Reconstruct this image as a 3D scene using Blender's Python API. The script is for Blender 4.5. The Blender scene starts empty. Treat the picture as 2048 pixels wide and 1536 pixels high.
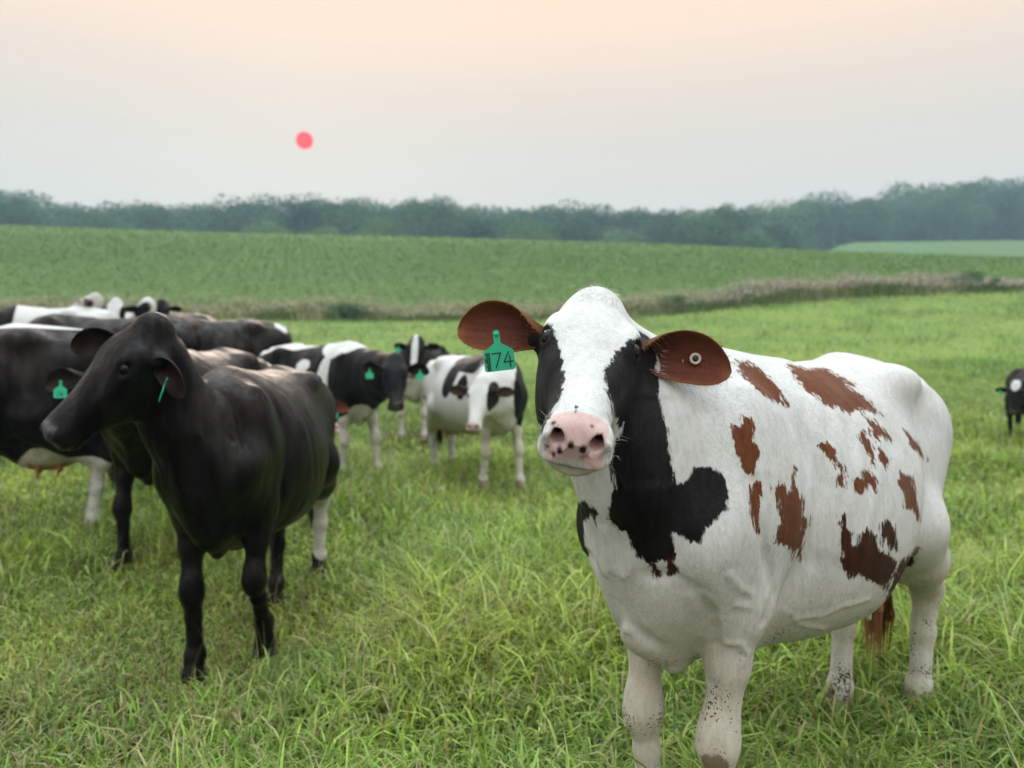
import bpy, math, random
import numpy as np
from mathutils import Vector, Matrix

# ------------------------------------------------------------------ camera, sky, sun, exposure
scene = bpy.context.scene
COL = scene.collection
R = math.radians
CAM_H, PITCH, FPX = 1.41, R(3.0), 1479.0          # eye height, downward tilt, focal length in 2048-wide pixels
cam_data = bpy.data.cameras.new('camera')
cam_data.lens, cam_data.sensor_width = 26.0, 36.0
cam_data.clip_start, cam_data.clip_end = 0.05, 8000.0
cam_data.dof.use_dof = True
cam_data.dof.focus_distance = 1.62
cam_data.dof.aperture_fstop = 2.5
cam = bpy.data.objects.new('camera', cam_data); COL.objects.link(cam)
cam.location = (0, 0, CAM_H); cam.rotation_euler = (R(90) - PITCH, 0, 0)
scene.camera = cam

SUN_EL = R(15.3); SUN_AZ = math.atan2(-415.0, 1479.0)      # the red disc stands left of the middle
SUN_DIR = Vector((math.sin(SUN_AZ) * math.cos(SUN_EL), math.cos(SUN_AZ) * math.cos(SUN_EL), math.sin(SUN_EL)))

world = bpy.data.worlds.new('World'); scene.world = world; world.use_nodes = True
nt = world.node_tree; N = nt.nodes; Lk = nt.links; N.clear()
out = N.new('ShaderNodeOutputWorld'); add = N.new('ShaderNodeAddShader')
sky = N.new('ShaderNodeTexSky'); sky.sky_type = 'NISHITA'; sky.sun_disc = False
sky.sun_elevation = SUN_EL; sky.sun_rotation = SUN_AZ; sky.dust_density = 0.6; sky.air_density = 1.0
bg1 = N.new('ShaderNodeBackground'); bg1.inputs['Strength'].default_value = 0.05
thin = N.new('ShaderNodeMix'); thin.data_type = 'RGBA'; thin.inputs[0].default_value = 0.93      # smoke hides most of the clear sky
Lk.new(sky.outputs[0], thin.inputs[6]); thin.inputs[7].default_value = (0, 0, 0, 1); Lk.new(thin.outputs[2], bg1.inputs['Color'])
# smoke-hazed overcast veil: pale grey at the skyline, peach above it, brighter cool white overhead
tc = N.new('ShaderNodeTexCoord'); sep = N.new('ShaderNodeSeparateXYZ')
Lk.new(tc.outputs['Generated'], sep.inputs[0])
ramp = N.new('ShaderNodeValToRGB'); cr = ramp.color_ramp
cr.interpolation = 'LINEAR'
VEIL = [(0.0, (0.61, 0.605, 0.58)), (0.193, (0.63, 0.615, 0.575)), (0.256, (0.65, 0.61, 0.55)), (0.315, (0.72, 0.62, 0.54)),
        (0.371, (0.84, 0.66, 0.53)), (0.423, (0.96, 0.68, 0.50)), (0.60, (1.50, 1.43, 1.33)), (1.0, (2.5, 2.85, 3.05))]
while len(cr.elements) > 1: cr.elements.remove(cr.elements[-1])
for i, (p, c) in enumerate(VEIL):
    e = cr.elements[0] if i == 0 else cr.elements.new(p)
    e.position = p; e.color = (c[0], c[1], c[2], 1)
Lk.new(sep.outputs['Z'], ramp.inputs['Fac'])
bg2 = N.new('ShaderNodeBackground'); bg2.inputs['Strength'].default_value = 0.925
Lk.new(ramp.outputs['Color'], bg2.inputs['Color'])
Lk.new(bg1.outputs[0], add.inputs[0]); Lk.new(bg2.outputs[0], add.inputs[1]); Lk.new(add.outputs[0], out.inputs['Surface'])

sun_data = bpy.data.lights.new('sun_light', 'SUN'); sun_data.energy = 0.5; sun_data.angle = R(14); sun_data.color = (1.0, 0.80, 0.66)
sun_light = bpy.data.objects.new('sun_light', sun_data); COL.objects.link(sun_light)
sun_light.rotation_euler = SUN_DIR.to_track_quat('Z', 'Y').to_euler()

scene.view_settings.view_transform = 'Standard'; scene.view_settings.look = 'None'
scene.view_settings.gamma = 1.0; scene.view_settings.use_curve_mapping = False
scene.view_settings.exposure = 0.40
scene.render.engine = 'CYCLES'
scene.cycles.use_denoising = True
scene.cycles.max_bounces = 6; scene.cycles.diffuse_bounces = 3; scene.cycles.glossy_bounces = 2
scene.cycles.transmission_bounces = 3; scene.cycles.transparent_max_bounces = 6; scene.cycles.volume_bounces = 0
scene.cycles.sample_clamp_indirect = 4.0

rng = np.random.default_rng(74)
random.seed(74)

# ------------------------------------------------------------------ small helpers
def mesh_np(name, V, F, smooth=True):
    """F: (n,3) or (n,4) int array, or a list of such arrays"""
    me = bpy.data.meshes.new(name)
    Fs = F if isinstance(F, list) else [F]
    V = np.asarray(V, np.float32)
    nl = sum(f.size for f in Fs); nf = sum(len(f) for f in Fs)
    me.vertices.add(len(V)); me.vertices.foreach_set('co', V.ravel())
    me.loops.add(nl); me.polygons.add(nf)
    me.loops.foreach_set('vertex_index', np.concatenate([f.ravel() for f in Fs]).astype(np.int32))
    tot = np.concatenate([np.full(len(f), f.shape[1], np.int32) for f in Fs])
    me.polygons.foreach_set('loop_start', np.concatenate([[0], np.cumsum(tot)[:-1]]).astype(np.int32))
    me.polygons.foreach_set('use_smooth', np.full(nf, smooth))
    me.update(calc_edges=True)
    return me
def attr(me, name, vals):
    vals = np.asarray(vals, np.float32)
    if vals.ndim == 1:
        a = me.attributes.new(name, 'FLOAT', 'POINT'); a.data.foreach_set('value', vals)
    else:
        a = me.attributes.new(name, 'FLOAT_COLOR', 'POINT')
        c = np.ones((len(vals), 4), np.float32); c[:, :3] = vals; a.data.foreach_set('color', c.ravel())
def link(name, me, mat=None, parent=None, label=None, cat=None, group=None, kind=None, loc=None):
    o = bpy.data.objects.new(name, me); COL.objects.link(o)
    if mat is not None and me is not None and len(me.materials) == 0: me.materials.append(mat)
    if parent: o.parent = parent
    if loc is not None: o.location = loc
    if label: o['label'] = label
    if cat: o['category'] = cat
    if group: o['group'] = group
    if kind: o['kind'] = kind
    return o
def nrm(v): v = np.asarray(v, float); return v / np.linalg.norm(v)
def sstep(a, b, x): t = np.clip((x - a) / (b - a), 0, 1); return t * t * (3 - 2 * t)
class VNoise:
    """smooth value noise on a 2-D lattice"""
    def __init__(s, seed): s.t = np.random.default_rng(seed).random((256, 256))
    def __call__(s, x, y):
        xi = np.floor(x).astype(int); yi = np.floor(y).astype(int); fx = x - xi; fy = y - yi
        fx = fx * fx * (3 - 2 * fx); fy = fy * fy * (3 - 2 * fy)
        a = s.t[xi & 255, yi & 255]; b = s.t[(xi + 1) & 255, yi & 255]; c = s.t[xi & 255, (yi + 1) & 255]; d = s.t[(xi + 1) & 255, (yi + 1) & 255]
        return (a * (1 - fx) + b * fx) * (1 - fy) + (c * (1 - fx) + d * fx) * fy
def dirlook(px, py):
    """world direction of a photo pixel, used to lay out distances while planning"""
    r, u = (px - 1024) / FPX, (768 - py) / FPX
    return np.array([r, math.cos(PITCH) + u * math.sin(PITCH), -math.sin(PITCH) + u * math.cos(PITCH)])
def pt(px, py, y):
    d = dirlook(px, py); return d * (y / d[1]) + np.array([0, 0, CAM_H])

# ------------------------------------------------------------------ materials
def new_mat(name):
    m = bpy.data.materials.new(name); m.use_nodes = True
    t = m.node_tree; t.nodes.clear()
    o = t.nodes.new('ShaderNodeOutputMaterial'); b = t.nodes.new('ShaderNodeBsdfPrincipled')
    t.links.new(b.outputs[0], o.inputs['Surface'])
    return m, t, b
def simple_mat(name, col, rough=0.6, spec=0.5):
    m, t, b = new_mat(name)
    b.inputs['Base Color'].default_value = (*col, 1); b.inputs['Roughness'].default_value = rough
    b.inputs['Specular IOR Level'].default_value = spec
    return m
def node(t, typ, **kw):
    n = t.nodes.new(typ)
    for k, v in kw.items():
        if k.startswith('i_'): n.inputs[k[2:]].default_value = v
        elif k.startswith('n_'): n.inputs[int(k[2:])].default_value = v
        else: setattr(n, k, v)
    return n
def math_n(t, op, a, b=None, c=None):
    n = t.nodes.new('ShaderNodeMath'); n.operation = op
    for i, v in enumerate((a, b, c)):
        if v is None: continue
        if isinstance(v, (int, float)): n.inputs[i].default_value = v
        else: t.links.new(v, n.inputs[i])
    return n.outputs[0]
def mixc(t, fac, a, b, blend='MIX'):
    n = t.nodes.new('ShaderNodeMix'); n.data_type = 'RGBA'; n.blend_type = blend; n.clamp_factor = True
    for i, v in ((0, fac), (6, a), (7, b)):
        if isinstance(v, (int, float)): n.inputs[i].default_value = v
        elif isinstance(v, tuple): n.inputs[i].default_value = (*v, 1)
        else: t.links.new(v, n.inputs[i])
    return n.outputs[2]
def mapr(t, v, a, b, c=0.0, d=1.0):
    n = t.nodes.new('ShaderNodeMapRange'); n.clamp = True; n.interpolation_type = 'SMOOTHSTEP'
    t.links.new(v, n.inputs[0])
    for i, x in zip((1, 2, 3, 4), (a, b, c, d)): n.inputs[i].default_value = x
    return n.outputs[0]
def noise(t, vec, scale, detail=3, rough=0.55):
    n = t.nodes.new('ShaderNodeTexNoise'); n.inputs['Scale'].default_value = scale
    n.inputs['Detail'].default_value = detail; n.inputs['Roughness'].default_value = rough
    if vec is not None: t.links.new(vec, n.inputs['Vector'])
    return n.outputs['Fac']
def mapping(t, vec, scale=(1, 1, 1), rot=(0, 0, 0)):
    n = t.nodes.new('ShaderNodeMapping'); n.inputs['Scale'].default_value = scale; n.inputs['Rotation'].default_value = rot
    t.links.new(vec, n.inputs['Vector']); return n.outputs[0]
def attr_n(t, name, out='Fac'):
    n = t.nodes.new('ShaderNodeAttribute'); n.attribute_name = name; return n.outputs[out]

def coat_material(name, black=(0.0055, 0.005, 0.006), brown=(0.118, 0.040, 0.017), dark=(0.040, 0.012, 0.005), rag=0.016, bump=0.3, sheen=0.02, black_rough=0.5, spec=0.12, bleach=None, wrinkle=0.0):
    """short cattle hair: painted base tint, ragged-edged patches, dirt specks, hair-direction relief"""
    m, t, b = new_mat(name)
    tcn = t.nodes.new('ShaderNodeTexCoord'); ob = tcn.outputs['Object']
    hair = mapping(t, ob, (70, 70, 13)); hn = noise(t, hair, 1.0, 4, 0.6)
    fine = noise(t, mapping(t, ob, (260, 260, 45)), 1.0, 2, 0.6)
    broad = noise(t, ob, 7.0, 3)
    wob = math_n(t, 'MULTIPLY', math_n(t, 'SUBTRACT', hn, 0.5), rag * 2.2)
    wob = math_n(t, 'ADD', wob, math_n(t, 'MULTIPLY', math_n(t, 'SUBTRACT', fine, 0.5), rag * 0.8))
    wob = math_n(t, 'ADD', wob, math_n(t, 'MULTIPLY', math_n(t, 'SUBTRACT', noise(t, mapping(t, ob, (34, 34, 19)), 1.0, 3, .6), 0.5), rag * 1.0))
    col = attr_n(t, 'tint', 'Color')
    col = mixc(t, mapr(t, broad, 0.35, 0.75, 0.0, 0.20), col, (0.52, 0.47, 0.37), 'MULTIPLY')
    col = mixc(t, mapr(t, math_n(t, 'ADD', math_n(t, 'MULTIPLY', hn, .6), math_n(t, 'MULTIPLY', fine, .4)), 0.36, 0.60), mixc(t, 1.0, col, (0.86, 0.855, 0.84), 'MULTIPLY'), col)     # hair tips and partings
    # dried mud and manure flecks
    dirt = attr_n(t, 'dirt')
    sp = noise(t, ob, 150.0, 2, 0.6); clus = noise(t, ob, 9.0, 3, .6)
    spm = math_n(t, 'MULTIPLY', mapr(t, math_n(t, 'ADD', sp, math_n(t, 'MULTIPLY', clus, 0.9)), 1.115, 1.14), mapr(t, dirt, 0.12, 0.5))
    col = mixc(t, math_n(t, 'MULTIPLY', mapr(t, noise(t, ob, 16.0, 5, .65), 0.42, 0.72), math_n(t, 'MULTIPLY', dirt, 0.35)), col, (0.33, 0.24, 0.13))
    mud = attr_n(t, 'mud')
    col = mixc(t, mapr(t, math_n(t, 'ADD', mud, math_n(t, 'MULTIPLY', math_n(t, 'SUBTRACT', noise(t, ob, 45, 4, .7), 0.5), 0.9)), 0.42, 0.62, 0.0, 0.85), col, (0.16, 0.115, 0.065))
    wet = attr_n(t, 'wet')
    wob = math_n(t, 'MULTIPLY', wob, math_n(t, 'SUBTRACT', 1.0, wet))
    frag = math_n(t, 'MULTIPLY', math_n(t, 'SUBTRACT', noise(t, mapping(t, ob, (62, 62, 24)), 1.0, 3, .65), 0.465), rag * 2.6)
    def patch(name, c, col):
        s = math_n(t, 'ADD', attr_n(t, name), wob)
        if name != 'sd_black': s = math_n(t, 'ADD', s, frag)
        return mixc(t, mapr(t, s, -0.0036, 0.0036), col, c)
    brn = mixc(t, mapr(t, hn, 0.3, 0.7), tuple(x * 0.8 for x in brown), tuple(x * 1.2 for x in brown))
    col = patch('sd_brown', brn, col)
    drk = mixc(t, mapr(t, hn, 0.3, 0.7), tuple(x * 0.75 for x in dark), tuple(x * 1.25 for x in dark))
    col = patch('sd_dark', drk, col)
    blk = mixc(t, mapr(t, hn, 0.35, 0.75), tuple(x * 0.8 for x in black), tuple(x * 1.5 for x in black))
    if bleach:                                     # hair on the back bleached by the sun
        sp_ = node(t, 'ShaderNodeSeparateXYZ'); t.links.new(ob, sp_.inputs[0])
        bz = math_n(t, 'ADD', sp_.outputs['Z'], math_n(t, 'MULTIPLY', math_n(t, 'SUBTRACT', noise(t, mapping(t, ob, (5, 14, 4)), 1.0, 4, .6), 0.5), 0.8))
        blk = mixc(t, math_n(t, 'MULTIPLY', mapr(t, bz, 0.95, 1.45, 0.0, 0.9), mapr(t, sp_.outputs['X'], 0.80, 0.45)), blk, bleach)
    col = patch('sd_black', blk, col)
    col = mixc(t, spm, col, (0.03, 0.022, 0.016))
    t.links.new(col, b.inputs['Base Color'])
    isb = mapr(t, attr_n(t, 'sd_black'), -0.002, 0.002)
    ro = math_n(t, 'ADD', math_n(t, 'MULTIPLY', isb, black_rough - 0.62), 0.62)
    ro = math_n(t, 'ADD', ro, math_n(t, 'MULTIPLY', math_n(t, 'SUBTRACT', hn, 0.5), 0.2))
    ro = math_n(t, 'SUBTRACT', ro, math_n(t, 'MULTIPLY', wet, 0.24))
    t.links.new(ro, b.inputs['Roughness'])
    gl = mapr(t, noise(t, mapping(t, ob, (9, 9, 2.2)), 1.0, 4, .6), 0.35, 0.7, spec * 0.4, spec * 1.7)       # gloss varies with the lie of the hair
    t.links.new(math_n(t, 'ADD', gl, math_n(t, 'MULTIPLY', wet, 0.35)), b.inputs['Specular IOR Level'])
    b.inputs['Sheen Weight'].default_value = sheen; b.inputs['Sheen Roughness'].default_value = 0.5
    bp = t.nodes.new('ShaderNodeBump'); bp.inputs['Strength'].default_value = bump; bp.inputs['Distance'].default_value = 0.012
    t.links.new(math_n(t, 'MULTIPLY', bump, math_n(t, 'SUBTRACT', 1.0, math_n(t, 'MULTIPLY', wet, 0.85))), bp.inputs['Strength'])
    hb = math_n(t, 'ADD', math_n(t, 'MULTIPLY', hn, 0.6), math_n(t, 'MULTIPLY', fine, 0.4))
    t.links.new(hb, bp.inputs['Height'])
    if wrinkle:                                    # loose hide: broad soft streaks
        bw = t.nodes.new('ShaderNodeBump'); bw.inputs['Strength'].default_value = wrinkle; bw.inputs['Distance'].default_value = 0.05
        t.links.new(noise(t, mapping(t, ob, (11, 11, 2.6), (0, 0.25, 0)), 1.0, 3, .5), bw.inputs['Height']); t.links.new(bw.outputs[0], bp.inputs['Normal'])
    t.links.new(bp.outputs[0], b.inputs['Normal'])
    return m
MAT = {}
MAT['coat_hero'] = coat_material('coat_pied_red_black', wrinkle=0.16, rag=0.014, bump=0.45)
MAT['coat_pied'] = coat_material('coat_pied', rag=0.010)
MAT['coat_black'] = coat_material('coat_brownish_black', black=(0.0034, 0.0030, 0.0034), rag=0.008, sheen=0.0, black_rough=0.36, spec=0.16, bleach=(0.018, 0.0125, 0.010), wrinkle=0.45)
MAT['eye'] = simple_mat('wet_dark_eye', (0.006, 0.004, 0.003), 0.10, 0.22)
MAT['eye_white'] = simple_mat('eye_corner', (0.30, 0.24, 0.20), 0.25)
MAT['horn'] = simple_mat('hoof_horn', (0.07, 0.055, 0.04), 0.5)
MAT['tag'] = simple_mat('green_tag_plastic', (0.02, 0.46, 0.25), 0.42)
MAT['ink'] = simple_mat('tag_ink', (0.006, 0.02, 0.025), 0.5)
MAT['stud'] = simple_mat('pale_stud_plastic', (0.62, 0.58, 0.50), 0.4)
MAT['stud_dark'] = simple_mat('dark_stud_pin', (0.03, 0.02, 0.02), 0.4)
MAT['brass'] = simple_mat('brass_clip', (0.5, 0.3, 0.1), 0.3)
MAT['hair_white'] = simple_mat('pale_hair', (0.60, 0.58, 0.53), 0.5)
MAT['hair_brown'] = simple_mat('ginger_hair', (0.30, 0.14, 0.05), 0.6)
MAT['hair_tan'] = simple_mat('tan_hair', (0.42, 0.34, 0.22), 0.6)
MAT['hair_dark'] = simple_mat('dark_hair', (0.02, 0.016, 0.014), 0.5)

# ------------------------------------------------------------------ solid modelling with a blended distance field
def smin(a, b, k):
    h = np.clip(0.5 + 0.5 * (b - a) / k, 0, 1)
    return b + (a - b) * h - k * h * (1 - h)
class Field:
    def __init__(s): s.p = []
    def _add(s, lo, hi, fn, k, mode): s.p.append((np.asarray(lo, float) - 0.05 - k, np.asarray(hi, float) + 0.05 + k, fn, k, mode))
    def cone(s, a, b, ra, rb, k=0.04, flat=None, amt=1.0, mode='add'):
        a = np.asarray(a, float); b = np.asarray(b, float)
        n = nrm(flat) if flat is not None else None
        def sc(p): return p if n is None else p + np.multiply.outer(p @ n, n) * (amt - 1)
        A = sc(a[None])[0]; Bv = sc(b[None])[0] - A; L2 = max(Bv @ Bv, 1e-9)
        def fn(P):
            q = sc(P) - A
            h = np.clip(q @ Bv / L2, 0, 1)
            q = q - h[:, None] * Bv
            l = np.sqrt(np.einsum('ij,ij->i', q, q)) + 1e-9
            d = l - (ra + (rb - ra) * h)
            if n is not None: d = d / (1 + (amt - 1) * np.abs(q @ n) / l)
            return d
        m = max(ra, rb); s._add(np.minimum(a, b) - m, np.maximum(a, b) + m, fn, k, mode)
    def chain(s, pts, rad, k=0.03, **kw):
        for i in range(len(pts) - 1): s.cone(pts[i], pts[i + 1], rad[i], rad[i + 1], k, **kw)
    def ell(s, c, r, axes=None, k=0.04, mode='add'):
        c = np.asarray(c, float); r = np.asarray(r, float); M = np.eye(3) if axes is None else np.array(axes, float)
        def fn(P):
            q = (P - c) @ M.T
            k0 = np.sqrt((((q / r)) ** 2).sum(1)) + 1e-9; k1 = np.sqrt(((q / (r * r)) ** 2).sum(1)) + 1e-9
            return k0 * (k0 - 1) / k1
        m = r.max(); s._add(c - m, c + m, fn, k, mode)
    def loft(s, o, axes, T, top, bot, W, zw, n=2.2, nb=2.2, k=0.05, smooth=0.06):
        """body of changing cross-section along axes[0]; axes[1] sideways, axes[2] up"""
        o = np.asarray(o, float); M = np.array(axes, float)
        ts = np.linspace(T[0], T[-1], 300); kw = max(3, int(smooth * 300) | 1)
        ker = np.hanning(kw + 2)[1:-1]; ker /= ker.sum()
        def prof(v):
            y = np.interp(ts, T, v); yp = np.pad(y, kw // 2, mode='reflect', reflect_type='odd'); return np.convolve(yp, ker, 'valid')
        pt_, pb_, pw_, pz_ = prof(top), prof(bot), prof(W), prof(zw)
        def fn(P):
            q = (P - o) @ M.T; t = np.clip(q[:, 0], T[0], T[-1]); ex = np.abs(q[:, 0] - t)
            a = np.interp(t, ts, pt_); b_ = np.interp(t, ts, pb_); w = np.interp(t, ts, pw_); z0 = np.interp(t, ts, pz_)
            dz = q[:, 2] - z0; up = dz > 0
            h = np.where(up, np.maximum(a - z0, .01), np.maximum(z0 - b_, .01)); e = np.where(up, n, nb)
            f = ((np.abs(q[:, 1]) / w) ** e + (np.abs(dz) / h) ** e + 1e-12) ** (1 / e)
            l = np.sqrt(q[:, 1] ** 2 + dz ** 2)
            d = np.where(f > 1e-4, l * (1 - 1 / np.maximum(f, 1e-4)), -np.minimum(w, h))
            d = np.maximum(d, -np.minimum(w, h))
            return np.where(ex > 0, np.sqrt(np.maximum(d, 0) ** 2 + ex ** 2) * np.where(d > 0, 1, 1) + np.minimum(d, 0) * 0.0, d)
        m = max(np.abs(top).max(), np.abs(bot).max(), np.max(W)) if False else None
        cs = []
        for t in (T[0], T[-1]):
            for y in (-max(W), max(W)):
                for z in (min(bot), max(top)): cs.append(o + np.array([t, y, z]) @ M)
        cs = np.array(cs); s._add(cs.min(0), cs.max(0), fn, k, 'add')
    def ridge(s, pts, amp, width):
        """raise (amp > 0) or crease the skin along a path"""
        pts = [np.asarray(p, float) for p in pts]
        for a, b in zip(pts[:-1], pts[1:]):
            pass
        P0 = np.array(pts)
        def fn(P):
            best = np.full(len(P), 9.0)
            for a, b in zip(pts[:-1], pts[1:]):
                ab = b - a; h = np.clip((P - a) @ ab / (ab @ ab), 0, 1); q = P - a - h[:, None] * ab
                best = np.minimum(best, np.einsum('ij,ij->i', q, q))
            return amp * np.exp(-best / (width * width))
        s.p.append((P0.min(0) - 2.5 * width, P0.max(0) + 2.5 * width, fn, 0, 'disp'))
    def __call__(s, P):
        d = np.full(len(P), 1.0)
        for lo, hi, fn, k, mode in s.p:
            m = np.flatnonzero(((P > lo) & (P < hi)).all(1))
            if len(m) == 0: continue
            v = fn(P[m])
            if mode == 'add': d[m] = smin(d[m], v, k)
            elif mode == 'sub': d[m] = -smin(-d[m], v, k)
            else: d[m] = d[m] - v
        return d
    def bounds(s):
        a = [p for p in s.p if p[4] == 'add']
        return np.min([p[0] + 0.05 + p[3] for p in a], 0), np.max([p[1] - 0.05 - p[3] for p in a], 0)
    def mesh(s, h, project=2):
        lo, hi = s.bounds(); lo = lo - 4 * h; n4 = np.ceil((hi - lo + 8 * h) / (4 * h)).astype(int)
        # coarse pass
        ax = [lo[i] + 4 * h * (np.arange(n4[i] + 1)) for i in range(3)]
        G = np.stack(np.meshgrid(*ax, indexing='ij'), -1).reshape(-1, 3)
        D = s(G).reshape(n4 + 1)
        mn = D[:-1, :-1, :-1].copy(); mx = mn.copy()
        for i in (0, 1):
            for j in (0, 1):
                for k in (0, 1):
                    c = D[i:n4[0] + i, j:n4[1] + j, k:n4[2] + k]; mn = np.minimum(mn, c); mx = np.maximum(mx, c)
        act = (mn < 4.5 * h) & (mx > -4.5 * h)
        up = lambda a: a.repeat(4, 0).repeat(4, 1).repeat(4, 2)
        nf = n4 * 4 + 1
        A = np.zeros(nf, bool)
        U = up(act)
        for i in (0, 1):
            for j in (0, 1):
                for k in (0, 1): A[i:nf[0] - 1 + i, j:nf[1] - 1 + j, k:nf[2] - 1 + k] |= U
        F = np.full(nf, 1.0, np.float32)
        F[:-1, :-1, :-1] = up(np.where(mx < 0, -1.0, 1.0).astype(np.float32))
        idx = np.argwhere(A)
        F[A] = s(lo + idx * h)
        # surface nets
        S = F < 0
        c = S[:-1, :-1, :-1].astype(np.int8)
        tot = np.zeros_like(c)
        corners = [(i, j, k) for i in (0, 1) for j in (0, 1) for k in (0, 1)]
        sh = np.array(nf) - 1
        for (i, j, k) in corners: tot += S[i:sh[0] + i, j:sh[1] + j, k:sh[2] + k]
        cells = np.argwhere((tot > 0) & (tot < 8))
        cid = np.full(sh, -1, np.int32); cid[tuple(cells.T)] = np.arange(len(cells))
        vals = np.stack([F[cells[:, 0] + i, cells[:, 1] + j, cells[:, 2] + k] for (i, j, k) in corners], 1)
        acc = np.zeros((len(cells), 3)); cnt = np.zeros(len(cells))
        for a in range(8):
            for b in range(a + 1, 8):
                ca, cb = np.array(corners[a]), np.array(corners[b])
                if np.abs(ca - cb).sum() != 1: continue
                m = (vals[:, a] < 0) != (vals[:, b] < 0)
                tt = vals[m, a] / (vals[m, a] - vals[m, b])
                acc[m] += ca + tt[:, None] * (cb - ca); cnt[m] += 1
        V = lo + (cells + acc / cnt[:, None]) * h
        Q = []
        for axn in range(3):
            u, v = (axn + 1) % 3, (axn + 2) % 3
            sl0 = [slice(None)] * 3; sl1 = [slice(None)] * 3
            sl0[axn] = slice(0, -1); sl1[axn] = slice(1, None)
            e = np.argwhere(S[tuple(sl0)] != S[tuple(sl1)])
            e = e[(e[:, u] > 0) & (e[:, v] > 0) & (e[:, u] < sh[u]) & (e[:, v] < sh[v])]
            inside = S[tuple(e.T)]
            du = np.zeros(3, int); du[u] = 1; dv = np.zeros(3, int); dv[v] = 1
            g = lambda w: cid[tuple(w.T)]
            q = np.stack([g(e), g(e - du), g(e - du - dv), g(e - dv)], 1)
            q[~inside] = q[~inside][:, ::-1]
            Q.append(q)
        Q = np.concatenate(Q); Q = Q[(Q >= 0).all(1)]
        for _ in range(project):
            e = h * 0.3
            d = s(V); g = np.stack([s(V + np.eye(3)[i] * e) - d for i in range(3)], 1) / e
            st = d[:, None] * g / np.maximum((g * g).sum(1), 0.2)[:, None]
            ln = np.linalg.norm(st, axis=1, keepdims=True); V = V - st * np.minimum(1, h * 0.7 / np.maximum(ln, 1e-9))
        return V, Q
def refine(V, Q, field, sel):
    """split the chosen quads in four and settle the new points on the surface"""
    qs = Q[sel]; rest = Q[~sel]
    E = np.stack([np.sort(qs[:, [i, (i + 1) % 4]], 1) for i in range(4)], 1).reshape(-1, 2)
    U, inv, cnt = np.unique(E, axis=0, return_inverse=True, return_counts=True); inv = inv.reshape(-1, 4)
    mid = V[U].mean(1); cen = V[qs].mean(1); P = np.concatenate([mid, cen]); mv = np.concatenate([cnt > 1, np.ones(len(cen), bool)])
    for _ in range(2):
        p = P[mv]; e = .0008; d = field(p); g = np.stack([field(p + np.eye(3)[i] * e) - d for i in range(3)], 1) / e
        st = d[:, None] * g / np.maximum((g * g).sum(1), .2)[:, None]; ln = np.linalg.norm(st, axis=1, keepdims=True); P[mv] = p - st * np.minimum(1, .003 / np.maximum(ln, 1e-9))
    n = len(V); m = n + inv; c = n + len(mid) + np.arange(len(qs))
    new = np.concatenate([np.stack([qs[:, i], m[:, i], c, m[:, i - 1]], 1) for i in range(4)])
    return np.concatenate([V, P]), np.concatenate([rest, new])
def vert_normals(V, Q):
    n = np.cross(V[Q[:, 2]] - V[Q[:, 0]], V[Q[:, 3]] - V[Q[:, 1]]); o = np.zeros_like(V)
    for i in range(4): np.add.at(o, Q[:, i], n)
    return o / np.maximum(np.linalg.norm(o, axis=1, keepdims=True), 1e-9)

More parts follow.
